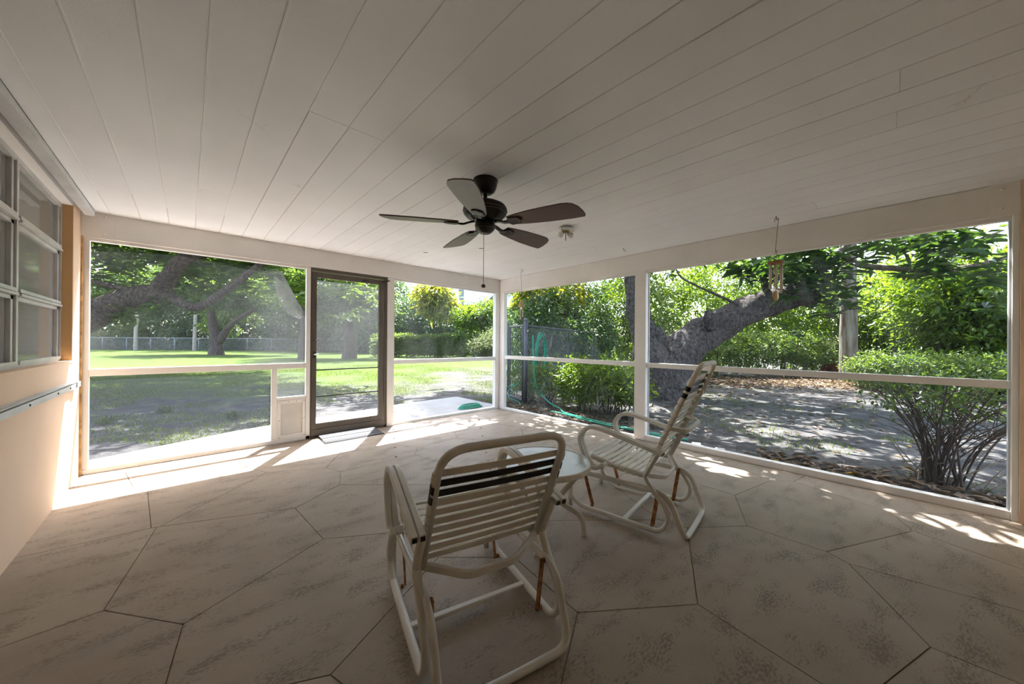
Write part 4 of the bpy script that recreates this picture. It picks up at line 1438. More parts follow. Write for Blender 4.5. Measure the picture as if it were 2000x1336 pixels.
# the sparse roof of leaves that dapples the right of the porch
for _ in range(230):
    c = Vector((rt.uniform(5.2, 15.0), rt.uniform(-4.5, 9.0), rt.uniform(4.0, 6.8)))
    for _k in range(8):
        tips.append(c + Vector((rt.gauss(0, 0.45), rt.gauss(0, 0.45), rt.gauss(0, 0.25))))
for _ in range(42):
    c = Vector((rt.uniform(4.1, 6.6), rt.uniform(6.6, 9.6), rt.uniform(3.6, 5.2)))
    for _k in range(6):
        tips.append(c + Vector((rt.gauss(0, 0.3), rt.gauss(0, 0.3), rt.gauss(0, 0.15))))
for _ in range(36):
    c = Vector((rt.uniform(4.7, 6.6), rt.uniform(-1.0, 8.0), rt.uniform(3.5, 5.0)))
    for _k in range(5):
        tips.append(c + Vector((rt.gauss(0, 0.25), rt.gauss(0, 0.25), rt.gauss(0, 0.15))))
big_leaves('foliage', mg, tips, 11, 0.30, LEAF['mango'], 0.30, 290)

# ---- shade tree whose limb crosses the left screen
st = empty('shade_tree', (-4.6, 15.2, GZ))
tag(st, 'shade tree with a heavy brown limb crossing the upper left screen', 'tree')
B = lambda x, y, d=9.0: at(x, y, d)
limb(rel(st, [(-4.6, 15.2, GZ - 0.1), (-4.5, 15.15, 0.7), (-4.1, 15.0, 1.3), B(120, 640, 9.2), B(200, 605, 9.1), B(270, 580), B(325, 578, 8.9)]), [0.62, 0.48, 0.42, 0.38, 0.33, 0.29, 0.24], MAT['bark_red'], 'trunk', st, 16, 0.06, 6, 21)
limb(rel(st, [B(300, 582, 8.95), B(318, 555, 8.9), B(345, 522, 8.85), B(372, 500, 8.8), B(420, 488, 8.7), B(500, 470, 8.6), B(600, 430, 8.4)]), [0.22, 0.20, 0.18, 0.16, 0.13, 0.10, 0.05], MAT['bark_red'], 'limb', st, 14, 0.07, 5, 22)
limb(rel(st, [B(310, 575, 8.9), B(345, 588, 8.8), B(380, 600, 8.7), B(408, 590, 8.6), B(450, 560, 8.5), B(490, 530, 8.4), B(560, 480, 8.2)]), [0.13, 0.12, 0.10, 0.095, 0.085, 0.07, 0.04], MAT['bark_red'], 'branch', st, 12, 0.07, 5, 23)
limb(rel(st, [B(300, 575, 8.95), B(262, 568, 8.9), B(225, 560, 8.8), B(160, 545, 8.7)]), [0.09, 0.075, 0.06, 0.03], MAT['bark_red'], 'branch', st, 10, 0.07, 4, 24)
limb(rel(st, [(-4.3, 15.1, 0.9), (-3.4, 14.6, 2.6), (-2.4, 14.0, 4.2), (-1.0, 13.0, 5.6)]), [0.36, 0.3, 0.22, 0.12], MAT['bark_red'], 'limb', st, 12, 0.07, 5, 25)
tips = []
for cx, cy, cd, sx, sy, sd, n_ in ((215, 520, 10.0, 40, 25, 0.6, 26), (290, 505, 10.2, 50, 22, 0.6, 30), (200, 560, 10.2, 25, 20, 0.4, 12), (390, 535, 10.4, 50, 28, 0.6, 30), (460, 520, 10.2, 50, 25, 0.6, 34), (530, 530, 10.0, 45, 30, 0.7, 24), (300, 605, 8.6, 20, 8, 0.3, 6), (250, 615, 8.7, 10, 6, 0.2, 3), (560, 560, 8.6, 30, 30, 0.5, 12), (690, 580, 9.5, 40, 30, 0.8, 22)):
    for _ in range(n_):
        tips.append(at(cx + rt.gauss(0, sx), cy + rt.gauss(0, sy), cd + rt.gauss(0, sd)))
for _ in range(520):
    a, r_ = rt.uniform(0, 6.28), 7.0 * math.sqrt(rt.random())
    x, y = -1.2 + r_ * math.cos(a) * 0.80, 14.6 + r_ * math.sin(a)
    if y > 8.3 and x < 4.0:
        z = rt.uniform(3.9, 6.4)
        for _k in range(8):
            tips.append(Vector((x + rt.gauss(0, 0.4), y + rt.gauss(0, 0.4), z + rt.gauss(0, 0.2))))
big_leaves('foliage', st, tips, 11, 0.30, LEAF['oak'], 0.28, 200)


# ---- background plants
def shrub(name, label, cat, blobs, n, per, L, mat, group=None, stems=4, droop=0.25, wr=0.42, simple=True, stem_mat='twig', stem_r=0.04, shell=0.5, foot=None):
    bl = np.array(blobs, float)
    fx, fy = foot if foot else (bl[:, 0].mean(), bl[:, 1].mean())
    r = empty(name, (fx, fy, GZ))
    tag(r, label, cat, group)
    loc = np.array([[fx, fy, GZ]])
    P, d = blob_points(bl, n, shell)
    PP, D, Ls, Ws, rn = sprigs(P, d, per, L * 0.6, L, droop, wr=wr)
    PP, D, Ls, Ws, rn = keep_above(PP, D, Ls, Ws, rn)
    stuff(leaf_mesh('foliage', PP - loc, D, Ls, Ws, mat, rnd=rn, simple=simple), 'foliage', r)
    q = random.Random(n)
    for k in range(stems):
        b = bl[q.randrange(len(bl))]
        f = Vector((b[0] * 0.85 + fx * 0.15 + q.uniform(-0.2, 0.2), b[1] * 0.85 + fy * 0.15 + q.uniform(-0.2, 0.2), GZ - 0.03))
        t = Vector((b[0] + q.uniform(-0.4, 0.4) * b[3], b[1] + q.uniform(-0.4, 0.4) * b[4], b[2] + 0.2 * b[5]))
        mid = (f + t) / 2 + Vector((q.uniform(-0.12, 0.12), q.uniform(-0.12, 0.12), 0))
        limb([tuple(Vector(v) - r.location) for v in (f, mid, t)], [stem_r, stem_r * 0.8, stem_r * 0.4], MAT[stem_mat], 'stem', r, 7, 0.08, 4, k)
    return r


def row(p0, p1, n, rx, rz, z0, jit=0.15):
    """overlapping blobs along a line from p0 to p1"""
    out = []
    for k in range(n):
        t = (k + 0.5) / n
        x, y = p0[0] + (p1[0] - p0[0]) * t, p0[1] + (p1[1] - p0[1]) * t
        out.append((x + rng.normal(0, jit), y + rng.normal(0, jit), z0 + rng.normal(0, jit * rz), rx, rx, rz * (1 + rng.normal(0, jit))))
    return out


def g2(px, depth):
    v = at(px, 668, depth)
    return (v.x, v.y)


# tall glossy hedge behind the chain-link fence, seen between the corner and the middle post
shrub('tall_hedge', 'tall dark glossy hedge behind the chain-link fence near the corner', 'hedge',
      [(*g2(1048, 10.7), 1.25, 1.0, 1.0, 1.45), (*g2(1088, 12.0), 1.4, 1.15, 1.15, 1.6), (*g2(1030, 12.4), 1.6, 0.8, 0.8, 1.5), (*g2(1135, 14.0), 1.7, 1.4, 1.4, 1.9), (*g2(1192, 18.0), 2.3, 1.9, 1.9, 2.6)],
      6800, 6, 0.135, LEAF['hedge'], stems=8, stem_r=0.03)
shrub('tall_hedge', 'tall sunlit green thicket behind the mango trunk', 'hedge',
      [(*g2(1250, 15), 2.4, 2.0, 2.0, 2.6), (*g2(1320, 16), 2.6, 2.2, 2.2, 3.0), (*g2(1400, 17), 2.8, 2.2, 2.2, 3.2), (*g2(1470, 17), 2.9, 2.0, 2.0, 3.0), (*g2(1545, 17), 3.0, 2.0, 2.0, 3.2)],
      6500, 6, 0.17, LEAF['bright'], stems=6, stem_r=0.06)
shrub('croton_shrub', 'yellow-green drooping shrub rising above hedge by the corner', 'shrub',
      [(*g2(1085, 12.6), 2.75, 0.8, 0.8, 0.75), (*g2(1040, 12.2), 2.65, 0.6, 0.6, 0.5)], 420, 8, 0.26, LEAF['yellow'], stems=3, droop=0.7, wr=0.25, simple=False)
shrub('tall_hedge', 'dark leafy hedge above the clipped hedge in the far right bay', 'hedge',
      [(*g2(790, 38), 2.7, 2.6, 2.6, 3.2), (*g2(840, 38), 2.8, 2.6, 2.6, 3.3), (*g2(890, 38), 2.4, 2.5, 2.5, 2.5), (*g2(945, 37), 2.3, 2.5, 2.5, 2.4), (*g2(740, 39), 2.9, 2.6, 2.6, 3.4)],
      6500, 6, 0.30, LEAF['hedge'], stems=5, stem_r=0.08)
shrub('croton_shrub', 'bright yellow-green shrub top in front of the pale house', 'shrub',
      [(*g2(846, 31), 5.2, 1.25, 1.25, 1.2), (*g2(862, 31), 4.5, 1.1, 1.1, 1.0)], 420, 8, 0.55, LEAF['yellow'], stems=3, droop=0.7, wr=0.28, stem_r=0.06)
shrub('bright_shrub', 'sunlit lime green shrub under the dark roof slope', 'shrub',
      [(*g2(922, 30), 3.3, 1.6, 1.6, 1.0), (*g2(958, 30), 3.5, 1.4, 1.4, 1.1)], 900, 7, 0.30, LEAF['bright'], stems=3, stem_r=0.06)


def clipped(name, label, p0, p1, thick, h, n, L, mat, group=None):
    """box-cut hedge: leaves on the faces of a long box"""
    a, b = Vector((p0[0], p0[1], GZ)), Vector((p1[0], p1[1], GZ))
    ax = (b - a)
    ln = ax.length
    ax.normalize()
    sd = Vector((-ax.y, ax.x, 0))
    r = empty(name, (a + b) / 2)
    tag(r, label, 'hedge', group)
    u, v, w = rng.random(n), rng.random(n) * 2 - 1, rng.random(n)
    face = rng.random(n)
    v = np.where(face < 0.62, np.sign(v) * (1 - 0.10 * rng.random(n)), v)
    w = np.where(face >= 0.62, 1 - 0.08 * rng.random(n), w)
    bumpy = 1 + 0.05 * np.sin(9 * u) + 0.04 * np.sin(31 * u + 3 * w)
    P = (u[:, None] - 0.5) * ln * np.array(ax)[None] + (v * thick / 2 * bumpy)[:, None] * np.array(sd)[None] + (0.12 + w * (h - 0.12) * bumpy)[:, None] * np.array([[0, 0, 1]])
    d = np.where((face < 0.62)[:, None], np.sign(v)[:, None] * np.array(sd)[None], np.array([[0, 0, 1.0]]))
    PP, D, Ls, Ws, rn = sprigs(P, d, 4, L * 0.5, L, 0.05)
    stuff(leaf_mesh('foliage', PP, D, Ls, Ws, mat, rnd=rn, simple=True), 'foliage', r)
    core = MB()
    k = max(3, int(ln / 1.2))
    for i in range(k):
        c = Vector(((i + 0.5) / k - 0.5) * ln * ax)
        limb([tuple(c + Vector((0, 0, -0.03))), tuple(c + Vector((0.05, 0.03, h * 0.4))), tuple(c + Vector((-0.05, 0.02, h * 0.85)))], [0.035, 0.03, 0.015], MAT['twig'], 'stem', r, 6, 0.08, 3, i)
    return r


clipped('clipped_hedge', 'low box-cut hedge along the lawn in the far right bay', g2(735, 30.0), g2(918, 28.8), 1.4, 1.75, 6500, 0.17, LEAF['clipped'])
shrub('variegated_bush', 'pale variegated bush at the right end of the box-cut hedge', 'shrub', [(*g2(945, 27.5), 0.7, 1.1, 1.1, 1.25), (*g2(968, 27), 0.9, 1.0, 1.0, 1.2)], 1100, 6, 0.17, LEAF['pale'], stems=3)
shrub('stemmed_hedge', 'low shaded hedge on bare stems under the mango limb', 'hedge',
      [(*g2(1395, 14.0), 0.9, 0.9, 0.9, 0.75), (*g2(1440, 14.2), 1.0, 0.9, 0.9, 0.75), (*g2(1490, 14.2), 1.05, 0.9, 0.9, 0.7), (*g2(1540, 14.3), 1.0, 0.9, 0.9, 0.7), (*g2(1585, 14.4), 0.95, 0.9, 0.9, 0.7)],
      2600, 6, 0.10, LEAF['clipped'], stems=9, stem_r=0.035, stem_mat='bark_far')
shrub('red_shrub', 'small red-leaved shrub left of the pale peeling trunk', 'shrub', [(*g2(1622, 14.2), 0.15, 0.22, 0.22, 0.32)], 90, 6, 0.14, LEAF['red'], stems=2, stem_r=0.012)

# thicket along the right
for i, (px, dp, z, rx, rz, lab) in enumerate((
        (1600, 17.5, 2.2, 1.9, 2.6, 'dense green shrub of the right thicket just left of the peeling trunk'),
        (1712, 15.2, 2.2, 1.7, 2.4, 'bright backlit shrub of the right thicket just right of the peeling trunk'),
        (1785, 13.4, 1.9, 1.6, 2.3, 'backlit green shrub in the middle of the right thicket'),
        (1850, 11.6, 1.9, 1.5, 2.1, 'backlit green shrub of the thicket behind the near bare-stemmed shrub'),
        (1925, 11.0, 1.8, 1.5, 2.1, 'dark green shrub of the thicket toward the right jamb'),
        (2005, 10.4, 1.8, 1.4, 2.1, 'green shrub of the thicket cut off by the right jamb'))):
    x, y = g2(px, dp)
    z, rz = z * 1.12, rz * 1.22
    shrub('thicket_shrub', lab, 'shrub', [(x, y, z, rx, rx, rz), (x + 0.5, y - 0.4, z * 0.5, rx * 0.8, rx * 0.8, rz * 0.5), (x - 0.4, y + 0.5, z * 1.3, rx * 0.7, rx * 0.7, rz * 0.6)],
          1250, 6, 0.185, LEAF['bright'], 'shrubs of the right thicket', stems=5, stem_r=0.05, shell=0.35)
for i, (px, dp, r_) in enumerate(((1715, 10.4, 0.75), (1790, 9.4, 0.8), (1880, 8.6, 0.8), (1965, 8.2, 0.75))):
    x, y = g2(px, dp)
    shrub('low_shrub', ('low spreading shrub at the foot of the thicket beside the peeling trunk', 'low spreading shrub second from the peeling trunk at the thicket foot',
                        'low spreading shrub third from the peeling trunk at the thicket foot', 'low spreading shrub at the thicket foot against the right jamb')[i], 'shrub',
          [(x, y, 0.5, r_, r_, 0.5)], 700, 6, 0.085, LEAF['oak' if i % 2 else 'clipped'], 'low shrubs at the thicket foot', stems=4, stem_r=0.015)

# pale peeling trunk
pt = empty('peeling_trunk', (*g2(1658, 12.5), GZ))
tag(pt, 'straight pale tree trunk with peeling bark beyond the right screen', 'tree')
limb([(0.02, 0, -0.1), (0, 0, 1.0), (-0.02, 0.02, 2.6), (-0.05, 0.03, 4.6), (-0.1, 0.05, 7.0)], [0.28, 0.25, 0.235, 0.225, 0.18], MAT['bark_pale'], 'trunk', pt, 16, 0.03, 8, 5)
pl_ = np.array(pt.location)
P_, d_ = blob_points([(pl_[0], pl_[1], 7.4, 1.6, 1.6, 1.2)], 500, 0.4)
a_ = sprigs(P_, d_, 6, 0.1, 0.2)
stuff(leaf_mesh('foliage', a_[0] - pl_[None], a_[1], a_[2], a_[3], LEAF['bright'], rnd=a_[4], simple=True), 'foliage', pt)

# bush in front of the fence
shrub('leafy_bush', 'bright leafy bush growing right outside the middle bay of right screen', 'shrub',
      [(5.75, 3.55, 0.52, 0.50, 0.55, 0.42), (5.70, 4.15, 0.48, 0.45, 0.5, 0.40), (5.6, 3.05, 0.45, 0.36, 0.36, 0.36)], 900, 7, 0.085, LEAF['bright'], stems=22, stem_r=0.011, simple=False, shell=0.35, wr=0.32)
shrub('scrub_bush', 'thin brown-green scrub at the foot of the fence gate', 'shrub',
      [(5.6, 4.85, 0.42, 0.4, 0.45, 0.45), (5.75, 5.7, 0.4, 0.45, 0.45, 0.42)], 300, 6, 0.07, LEAF['clipped'], stems=22, stem_r=0.009, simple=False, shell=0.3)

# near shrub at the right, bare stems below, leaves above
ns_ = empty('bare_stemmed_shrub', (5.10, -0.34, GZ))
tag(ns_, 'near shrub with many bare branching stems outside the right screen', 'shrub')
q = random.Random(31)
tp = []
for k in range(30):
    a = q.uniform(0, 6.28)
    sp_ = q.uniform(0.2, 1.05)
    b = Vector((q.uniform(-0.09, 0.09), q.uniform(-0.13, 0.13), -0.05))
    t = Vector((math.cos(a) * sp_ * 0.7, math.sin(a) * sp_, q.uniform(0.75, 1.15)))
    m1 = b.lerp(t, 0.45) + Vector((-t.x * 0.12, -t.y * 0.12, 0.08))
    limb([tuple(b), tuple(m1), tuple(t)], [q.uniform(0.007, 0.013), 0.0065, 0.003], MAT['twig'], 'stem', ns_, 6, 0.08, 5, k)
    tp.append(t)
    for w in range(5):
        f0 = m1.lerp(t, q.uniform(-0.3, 0.85))
        tw = f0 + Vector((q.uniform(-0.35, 0.35), q.uniform(-0.45, 0.45), q.uniform(0.1, 0.35)))
        limb([tuple(f0), tuple(f0.lerp(tw, 0.5) + Vector((0, 0, 0.03))), tuple(tw)], [0.0042, 0.0034, 0.0016], MAT['twig'], 'twig', ns_, 5, 0.05, 3, w)
        tp += [tw, f0.lerp(tw, 0.6)]
for k in range(14):
    a = q.uniform(0, 6.28)
    b = Vector((q.uniform(-0.2, 0.2), q.uniform(-0.25, 0.25), -0.02))
    limb([tuple(b), tuple(b + Vector((math.cos(a) * 0.15, math.sin(a) * 0.2, 0.2))), tuple(b + Vector((math.cos(a) * 0.3, math.sin(a) * 0.42, q.uniform(0.25, 0.5))))], [0.006, 0.005, 0.002], MAT['bark_far'], 'dead_twig', ns_, 5, 0.05, 3, k)
TP = np.array([tuple(t) for t in tp])
TP = TP[TP[:, 2] > 0.55]
TP = TP[TP[:, 2] > 0.66]
a_ = sprigs(TP, unit(rng.normal(0, 1, TP.shape)), 8, 0.045, 0.042, 0.05, wr=0.48)
stuff(leaf_mesh('foliage', a_[0], a_[1], a_[2], a_[3], LEAF['oak'], rnd=a_[4]), 'foliage', ns_)

# ---- far left garden: oak, trunks, fence, tree belt
oak = empty('forked_oak', (*g2(423, 30.5), GZ))
tag(oak, 'dark forked oak standing alone on the far lawn', 'tree')
o0 = oak.location.copy()
O = lambda x, y, d=30.5: at(x, y, d) - o0
limb([(0, 0, -0.15), tuple(O(423, 676)), tuple(O(421, 660)), tuple(O(415, 635)), tuple(O(412, 605)), tuple(O(408, 570))], [0.62, 0.45, 0.42, 0.33, 0.28, 0.2], MAT['bark_red'], 'trunk', oak, 12, 0.05, 4, 61)
limb([tuple(O(428, 668)), tuple(O(440, 648)), tuple(O(456, 630)), tuple(O(478, 615)), tuple(O(505, 600))], [0.34, 0.28, 0.24, 0.2, 0.1], MAT['bark_red'], 'limb', oak, 10, 0.05, 4, 62)
ob = [(*(at(x, y, d)), r_, r_, r_ * 0.65) for x, y, d, r_ in ((420, 560, 31, 3.2), (470, 566, 31, 2.4), (370, 562, 31.5, 2.8), (525, 570, 31, 2.6), (430, 530, 31, 3.4), (492, 622, 32.5, 0.7), (398, 636, 32.5, 0.5), (455, 645, 32.5, 0.6))]
P_, d_ = blob_points(ob, 4800, 0.35)
a_ = sprigs(P_, d_, 6, 0.15, 0.30)
stuff(leaf_mesh('foliage', a_[0] - np.array(o0)[None], a_[1], a_[2], a_[3], LEAF['oak'], rnd=a_[4], simple=True), 'foliage', oak)

dt = empty('door_tree', (*g2(683, 26.5), GZ))
tag(dt, 'tree with dark trunk seen through the brown screen door', 'tree')
limb([(0, 0, -0.1), (0.05, 0, 1.0), (-0.05, 0.1, 2.4), (0.1, 0, 4.5)], [0.55, 0.42, 0.38, 0.25], MAT['bark_red'], 'trunk', dt, 12, 0.05, 5, 63)
ob = [(*(at(x, y, d)), r_, r_, r_ * 0.7) for x, y, d, r_ in ((690, 590, 26, 2.4), (640, 590, 26, 2.2), (730, 600, 26.5, 2.0), (690, 550, 26, 2.4), (600, 570, 27, 2.4))]
P_, d_ = blob_points(ob, 2600, 0.4)
a_ = sprigs(P_, d_, 6, 0.15, 0.28)
stuff(leaf_mesh('foliage', a_[0] - np.array(dt.location)[None], a_[1], a_[2], a_[3], LEAF['oak'], rnd=a_[4], simple=True), 'foliage', dt)
dt2 = empty('slender_tree', (*g2(593, 24.0), GZ))
tag(dt2, 'dark upright trunk beside the post left of the screen door', 'tree')
limb([(0, 0, -0.1), (0, 0.05, 1.2), (0.08, 0, 2.6), (0.0, 0, 4.6)], [0.36, 0.30, 0.28, 0.2], MAT['bark_red'], 'trunk', dt2, 10, 0.05, 5, 64)
dl2 = np.array(dt2.location)
P_, d_ = blob_points([(dl2[0], dl2[1], 5.2, 1.8, 1.8, 1.3)], 500, 0.4)
a_ = sprigs(P_, d_, 6, 0.12, 0.26)
stuff(leaf_mesh('foliage', a_[0] - dl2[None], a_[1], a_[2], a_[3], LEAF['oak'], rnd=a_[4], simple=True), 'foliage', dt2)

for px, lab in ((265, 'pale bare palm trunk by the far fence, left one of two'), (380, 'pale bare palm trunk by the far fence, right one of two')):
    o = empty('palm_trunk', (*g2(px, 41), GZ))
    tag(o, lab, 'tree', 'palm trunks by the far fence')
    limb([(0, 0, -0.1), (0, 0, 1.5), (0.05, 0, 4.0), (0.1, 0, 9.0)], [0.22, 0.18, 0.17, 0.16], MAT['bark_far'], 'trunk', o, 10, 0.02, 4, px)
    ol = np.array(o.location)
    n_ = 16
    ang = np.linspace(0, 6.28, n_)
    Pf = np.tile(np.array([[0.1, 0, 9.0]]), (n_, 1))
    stuff(leaf_mesh('fronds', Pf, np.stack([np.cos(ang), np.sin(ang), 0.3 + 0 * ang], 1), np.full(n_, 2.4), np.full(n_, 0.5), LEAF['oak'], droop=0.4), 'fronds', o)

belt = [(-60, 52, 3.0, 4.5, 'oak', 'tree of the far belt at the left jamb'), (90, 50, 2.8, 4.2, 'oak', 'second tree of the far belt from the left jamb'), (215, 50, 3.4, 4.8, 'hedge', 'dark tree of the far belt behind the left palm trunk'),
        (310, 49, 3.2, 4.6, 'oak', 'tree of the far belt between the two palm trunks'), (400, 50, 3.4, 5.0, 'hedge', 'dark tree of the far belt behind the forked oak'), (490, 49, 3.2, 4.6, 'oak', 'tree of the far belt right of the forked oak'),
        (575, 48, 3.2, 4.6, 'hedge', 'dark tree of the far belt left of the screen door'), (655, 46, 3.4, 5.0, 'oak', 'tree of the far belt seen through the left of the screen door'), (730, 44, 3.4, 5.0, 'hedge', 'dark tree of the far belt seen through the right of the screen door')]
for px, dp, z, r_, lf_, lab in belt:
    x, y = g2(px, dp)
    shrub('belt_tree', lab, 'tree', [(x, y, z, r_, r_, r_ * 0.9), (x + 1.5, y + 1, z + 3.2, r_ * 0.9, r_ * 0.9, r_ * 0.9), (x - 1.5, y, z + 6.0, r_, r_, r_), (x - 1.8, y - 0.8, 0.9, 2.4, 1.8, 1.9), (x + 1.8, y - 0.8, 0.9, 2.4, 1.8, 1.9)], 3200, 6, 0.42, LEAF[lf_], 'tree belt behind the far fence', stems=3, stem_r=0.18, stem_mat='bark_red')
for px, dp, r_, lab in ((185, 46.5, 1.7, 'pale feathery bush behind the far fence at the left jamb'), (232, 46.5, 1.5, 'pale feathery bush behind the far fence left of the palm trunk')):
    x, y = g2(px, dp)
    shrub('pale_bush', lab, 'shrub', [(x, y, 1.1, r_, r_, 1.3), (x - 1.2, y, 0.9, r_ * 0.8, r_ * 0.8, 1.1)], 900, 6, 0.24, LEAF['pale'], 'pale bushes behind the far fence', stems=3)


def chainlink(name, label, p0, p1, h, npost, pitch, r, mat, post_mat, rp=0.025):
    a, b = Vector((*p0, GZ)), Vector((*p1, GZ))
    ax = b - a
    ln = ax.length
    ax.normalize()
    f = empty(name, a)
    tag(f, label, 'fence')
    for k in range(npost):
        c = ax * (ln * k / (npost - 1))
        MB().tube([c + Vector((0, 0, -0.05)), c + Vector((0, 0, h + 0.03))], rp, 8).build('post', post_mat, f)
    MB().tube([Vector((0, 0, h)), ax * ln + Vector((0, 0, h))], rp * 0.75, 8).build('top_rail', post_mat, f)
    mb = MB()
    hh = h - 0.05
    k = -int(hh / pitch) - 1
    while k * pitch < ln:
        for s in (1, -1):
            x0, x1 = (k * pitch, k * pitch + hh)
            u0, u1 = max(0, x0), min(ln, x1)
            if u1 > u0 + 0.01:
                za, zb__ = (u0 - x0), (u1 - x0)
                if s < 0:
                    za, zb__ = hh - za, hh - zb__
                mb.sweep([ax * u0 + Vector((0, 0, 0.04 + za)), ax * u1 + Vector((0, 0, 0.04 + zb__))], circle(r, 3), caps=False)
        k += 1
    o = mb.build('wire_mesh', mat, f)
    o['kind'] = 'stuff'
    return f


chainlink('chain_link_fence', 'grey chain-link fence far across the lawn', g2(60, 43.5), g2(720, 43.0), 1.52, 15, 0.22, 0.010, MAT['galv_far'], MAT['galv_far'], 0.04)
GP = Vector((5.30, 5.30, GZ))
fdir = Vector((13.5, 4.7, 0)).normalized()
FE = GP + fdir * 17.0
chainlink('chain_link_fence', 'dark chain-link fence running from the gate post to the mango tree', (GP.x, GP.y), (FE.x, FE.y), 1.66, 7, 0.085, 0.0028, MAT['galv'], MAT['steel'], 0.028)
gate = empty('fence_gate', GP)
tag(gate, 'dark pipe-framed chain-link gate beside the far corner', 'gate')
gp2 = Vector((0.28, 0.78, 0))
MB().tube([(0.0, -0.02, -0.05), (0.0, -0.02, 1.76)], 0.045, 12).build('gate_post', MAT['steel'], gate)
MB().ball((0, -0.02, 1.78), 0.05, 10, 6, 0.8).build('post_cap', MAT['steel'], gate)
MB().tube(fillet([tuple(gp2 * 0.12 + Vector((0, 0, 0.05))), tuple(gp2 * 0.12 + Vector((0, 0, 1.66))), tuple(gp2 + Vector((0, 0, 1.66))), tuple(gp2 + Vector((0, 0, 0.05))), tuple(gp2 * 0.12 + Vector((0, 0, 0.05)))], 0.03, 3), 0.024, 8).build('gate_frame', MAT['steel'], gate)
MB().tube([tuple(gp2 * 1.12 + Vector((0, 0, -0.05))), tuple(gp2 * 1.12 + Vector((0, 0, 1.74)))], 0.03, 10).build('latch_post', MAT['steel'], gate)
mb = MB()
for k in range(-14, 8):
    for s in (1, -1):
        x0, x1 = k * 0.11, k * 0.11 + 1.55
        u0, u1 = max(0.1, x0), min(0.80, x1)
        if u1 > u0:
            za, zb__ = u0 - x0, u1 - x0
            if s < 0:
                za, zb__ = 1.55 - za, 1.55 - zb__
            g_ = gp2.normalized()
            mb.sweep([g_ * u0 + Vector((0, 0, 0.08 + za)), g_ * u1 + Vector((0, 0, 0.08 + zb__))], circle(0.0022, 3), caps=False)
mb.build('wire_mesh', MAT['galv'], gate)['kind'] = 'stuff'

# garden hose: looped on the fence, then lying along the porch edge
hs = MB()
hp = empty('garden_hose', (5.25, 5.0, GZ))
tag(hp, 'green garden hose looped on the fence and trailing along the right screen', 'hose')
hl = hp.location
for k, (dx, hgt) in enumerate(((0.0, 1.52), (0.03, 1.49), (0.06, 1.45))):
    c = Vector((0.30 + dx, 0.22, 0))
    side = Vector((0.62, 0.22, 0))
    pts = [c + Vector((-0.06, -0.03, 0.30 - 0.05 * k)), c + Vector((-0.05, -0.03, 0.9)), c + Vector((0.0, -0.03, 1.30)), c + side * 0.3 + Vector((0, -0.03, hgt)), c + side * 0.62 + Vector((0, -0.03, hgt - 0.18)), c + side * 0.66 + Vector((0, -0.03, 0.9)), c + side * 0.5 + Vector((0, -0.03, 0.34)), c + side * 0.1 + Vector((0, -0.05, 0.16 + 0.03 * k))]
    MB().tube(smooth_path(pts, 6), 0.014, 7).build('hanging_loop', MAT['hose'], hp)
gl = [(0.14, 0.16, 1.45), (0.10, 0.10, 1.0), (0.09, 0.05, 0.6), (0.10, -0.05, 0.32), (0.10, -0.35, 0.10), (0.02, -0.70, 0.03), (-0.22, -1.0, 0.03), (-0.34, -1.6, 0.03), (-0.40, -2.2, 0.03), (-0.42, -2.8, 0.03), (-0.36, -3.1, 0.03)]
MB().tube(smooth_path(gl, 8), 0.015, 8).build('ground_run', MAT['hose'], hp)
gl = [(-0.30, -0.75, 0.03), (-0.34, -1.2, 0.03), (-0.46, -1.8, 0.03), (-0.50, -2.5, 0.04), (-0.48, -2.9, 0.03), (-0.40, -3.2, 0.03)]
MB().tube(smooth_path(gl, 8), 0.014, 8).build('ground_run', MAT['hose'], hp)
gl = [(-0.10, 1.05, 0.62), (-0.16, 0.7, 0.34), (0.02, 0.45, 0.42), (-0.12, 0.62, 0.26), (-0.26, 0.45, 0.14), (-0.18, 0.25, 0.06), (-0.32, 0.05, 0.03)]
MB().tube(smooth_path(gl, 6), 0.009, 6).build('thin_run', MAT['hose'], hp)
hc = empty('coiled_hose', (3.98, 5.45, -0.055))
tag(hc, 'short teal coil of hose lying on the apron by the corner post', 'hose')
for k in range(3):
    MB().tube([((0.26 - 0.03 * k) * math.cos(a), (0.12 - 0.02 * k) * math.sin(a), 0.016 + 0.022 * k) for a in np.linspace(0, 2 * math.pi, 26, endpoint=False)], 0.013, 7, closed=True).build('coil', MAT['hose'], hc)

# two concrete pavers outside the right screen
for i, (x, y, rz_, lab) in enumerate(((4.62, 1.62, 0.3, 'small loose concrete paver outside the right screen, nearer the middle post'), (4.60, 1.36, 0.1, 'small loose concrete paver outside the right screen, farther from middle post'))):
    o = MB().box(-0.10, 0.10, -0.05, 0.05, 0, 0.055).build('concrete_paver', MAT['concrete'], None, 0.004)
    o.location = (x, y, GZ + 0.0)
    o.rotation_euler = (0, 0, rz_)
    tag(o, lab, 'paver', 'loose pavers')

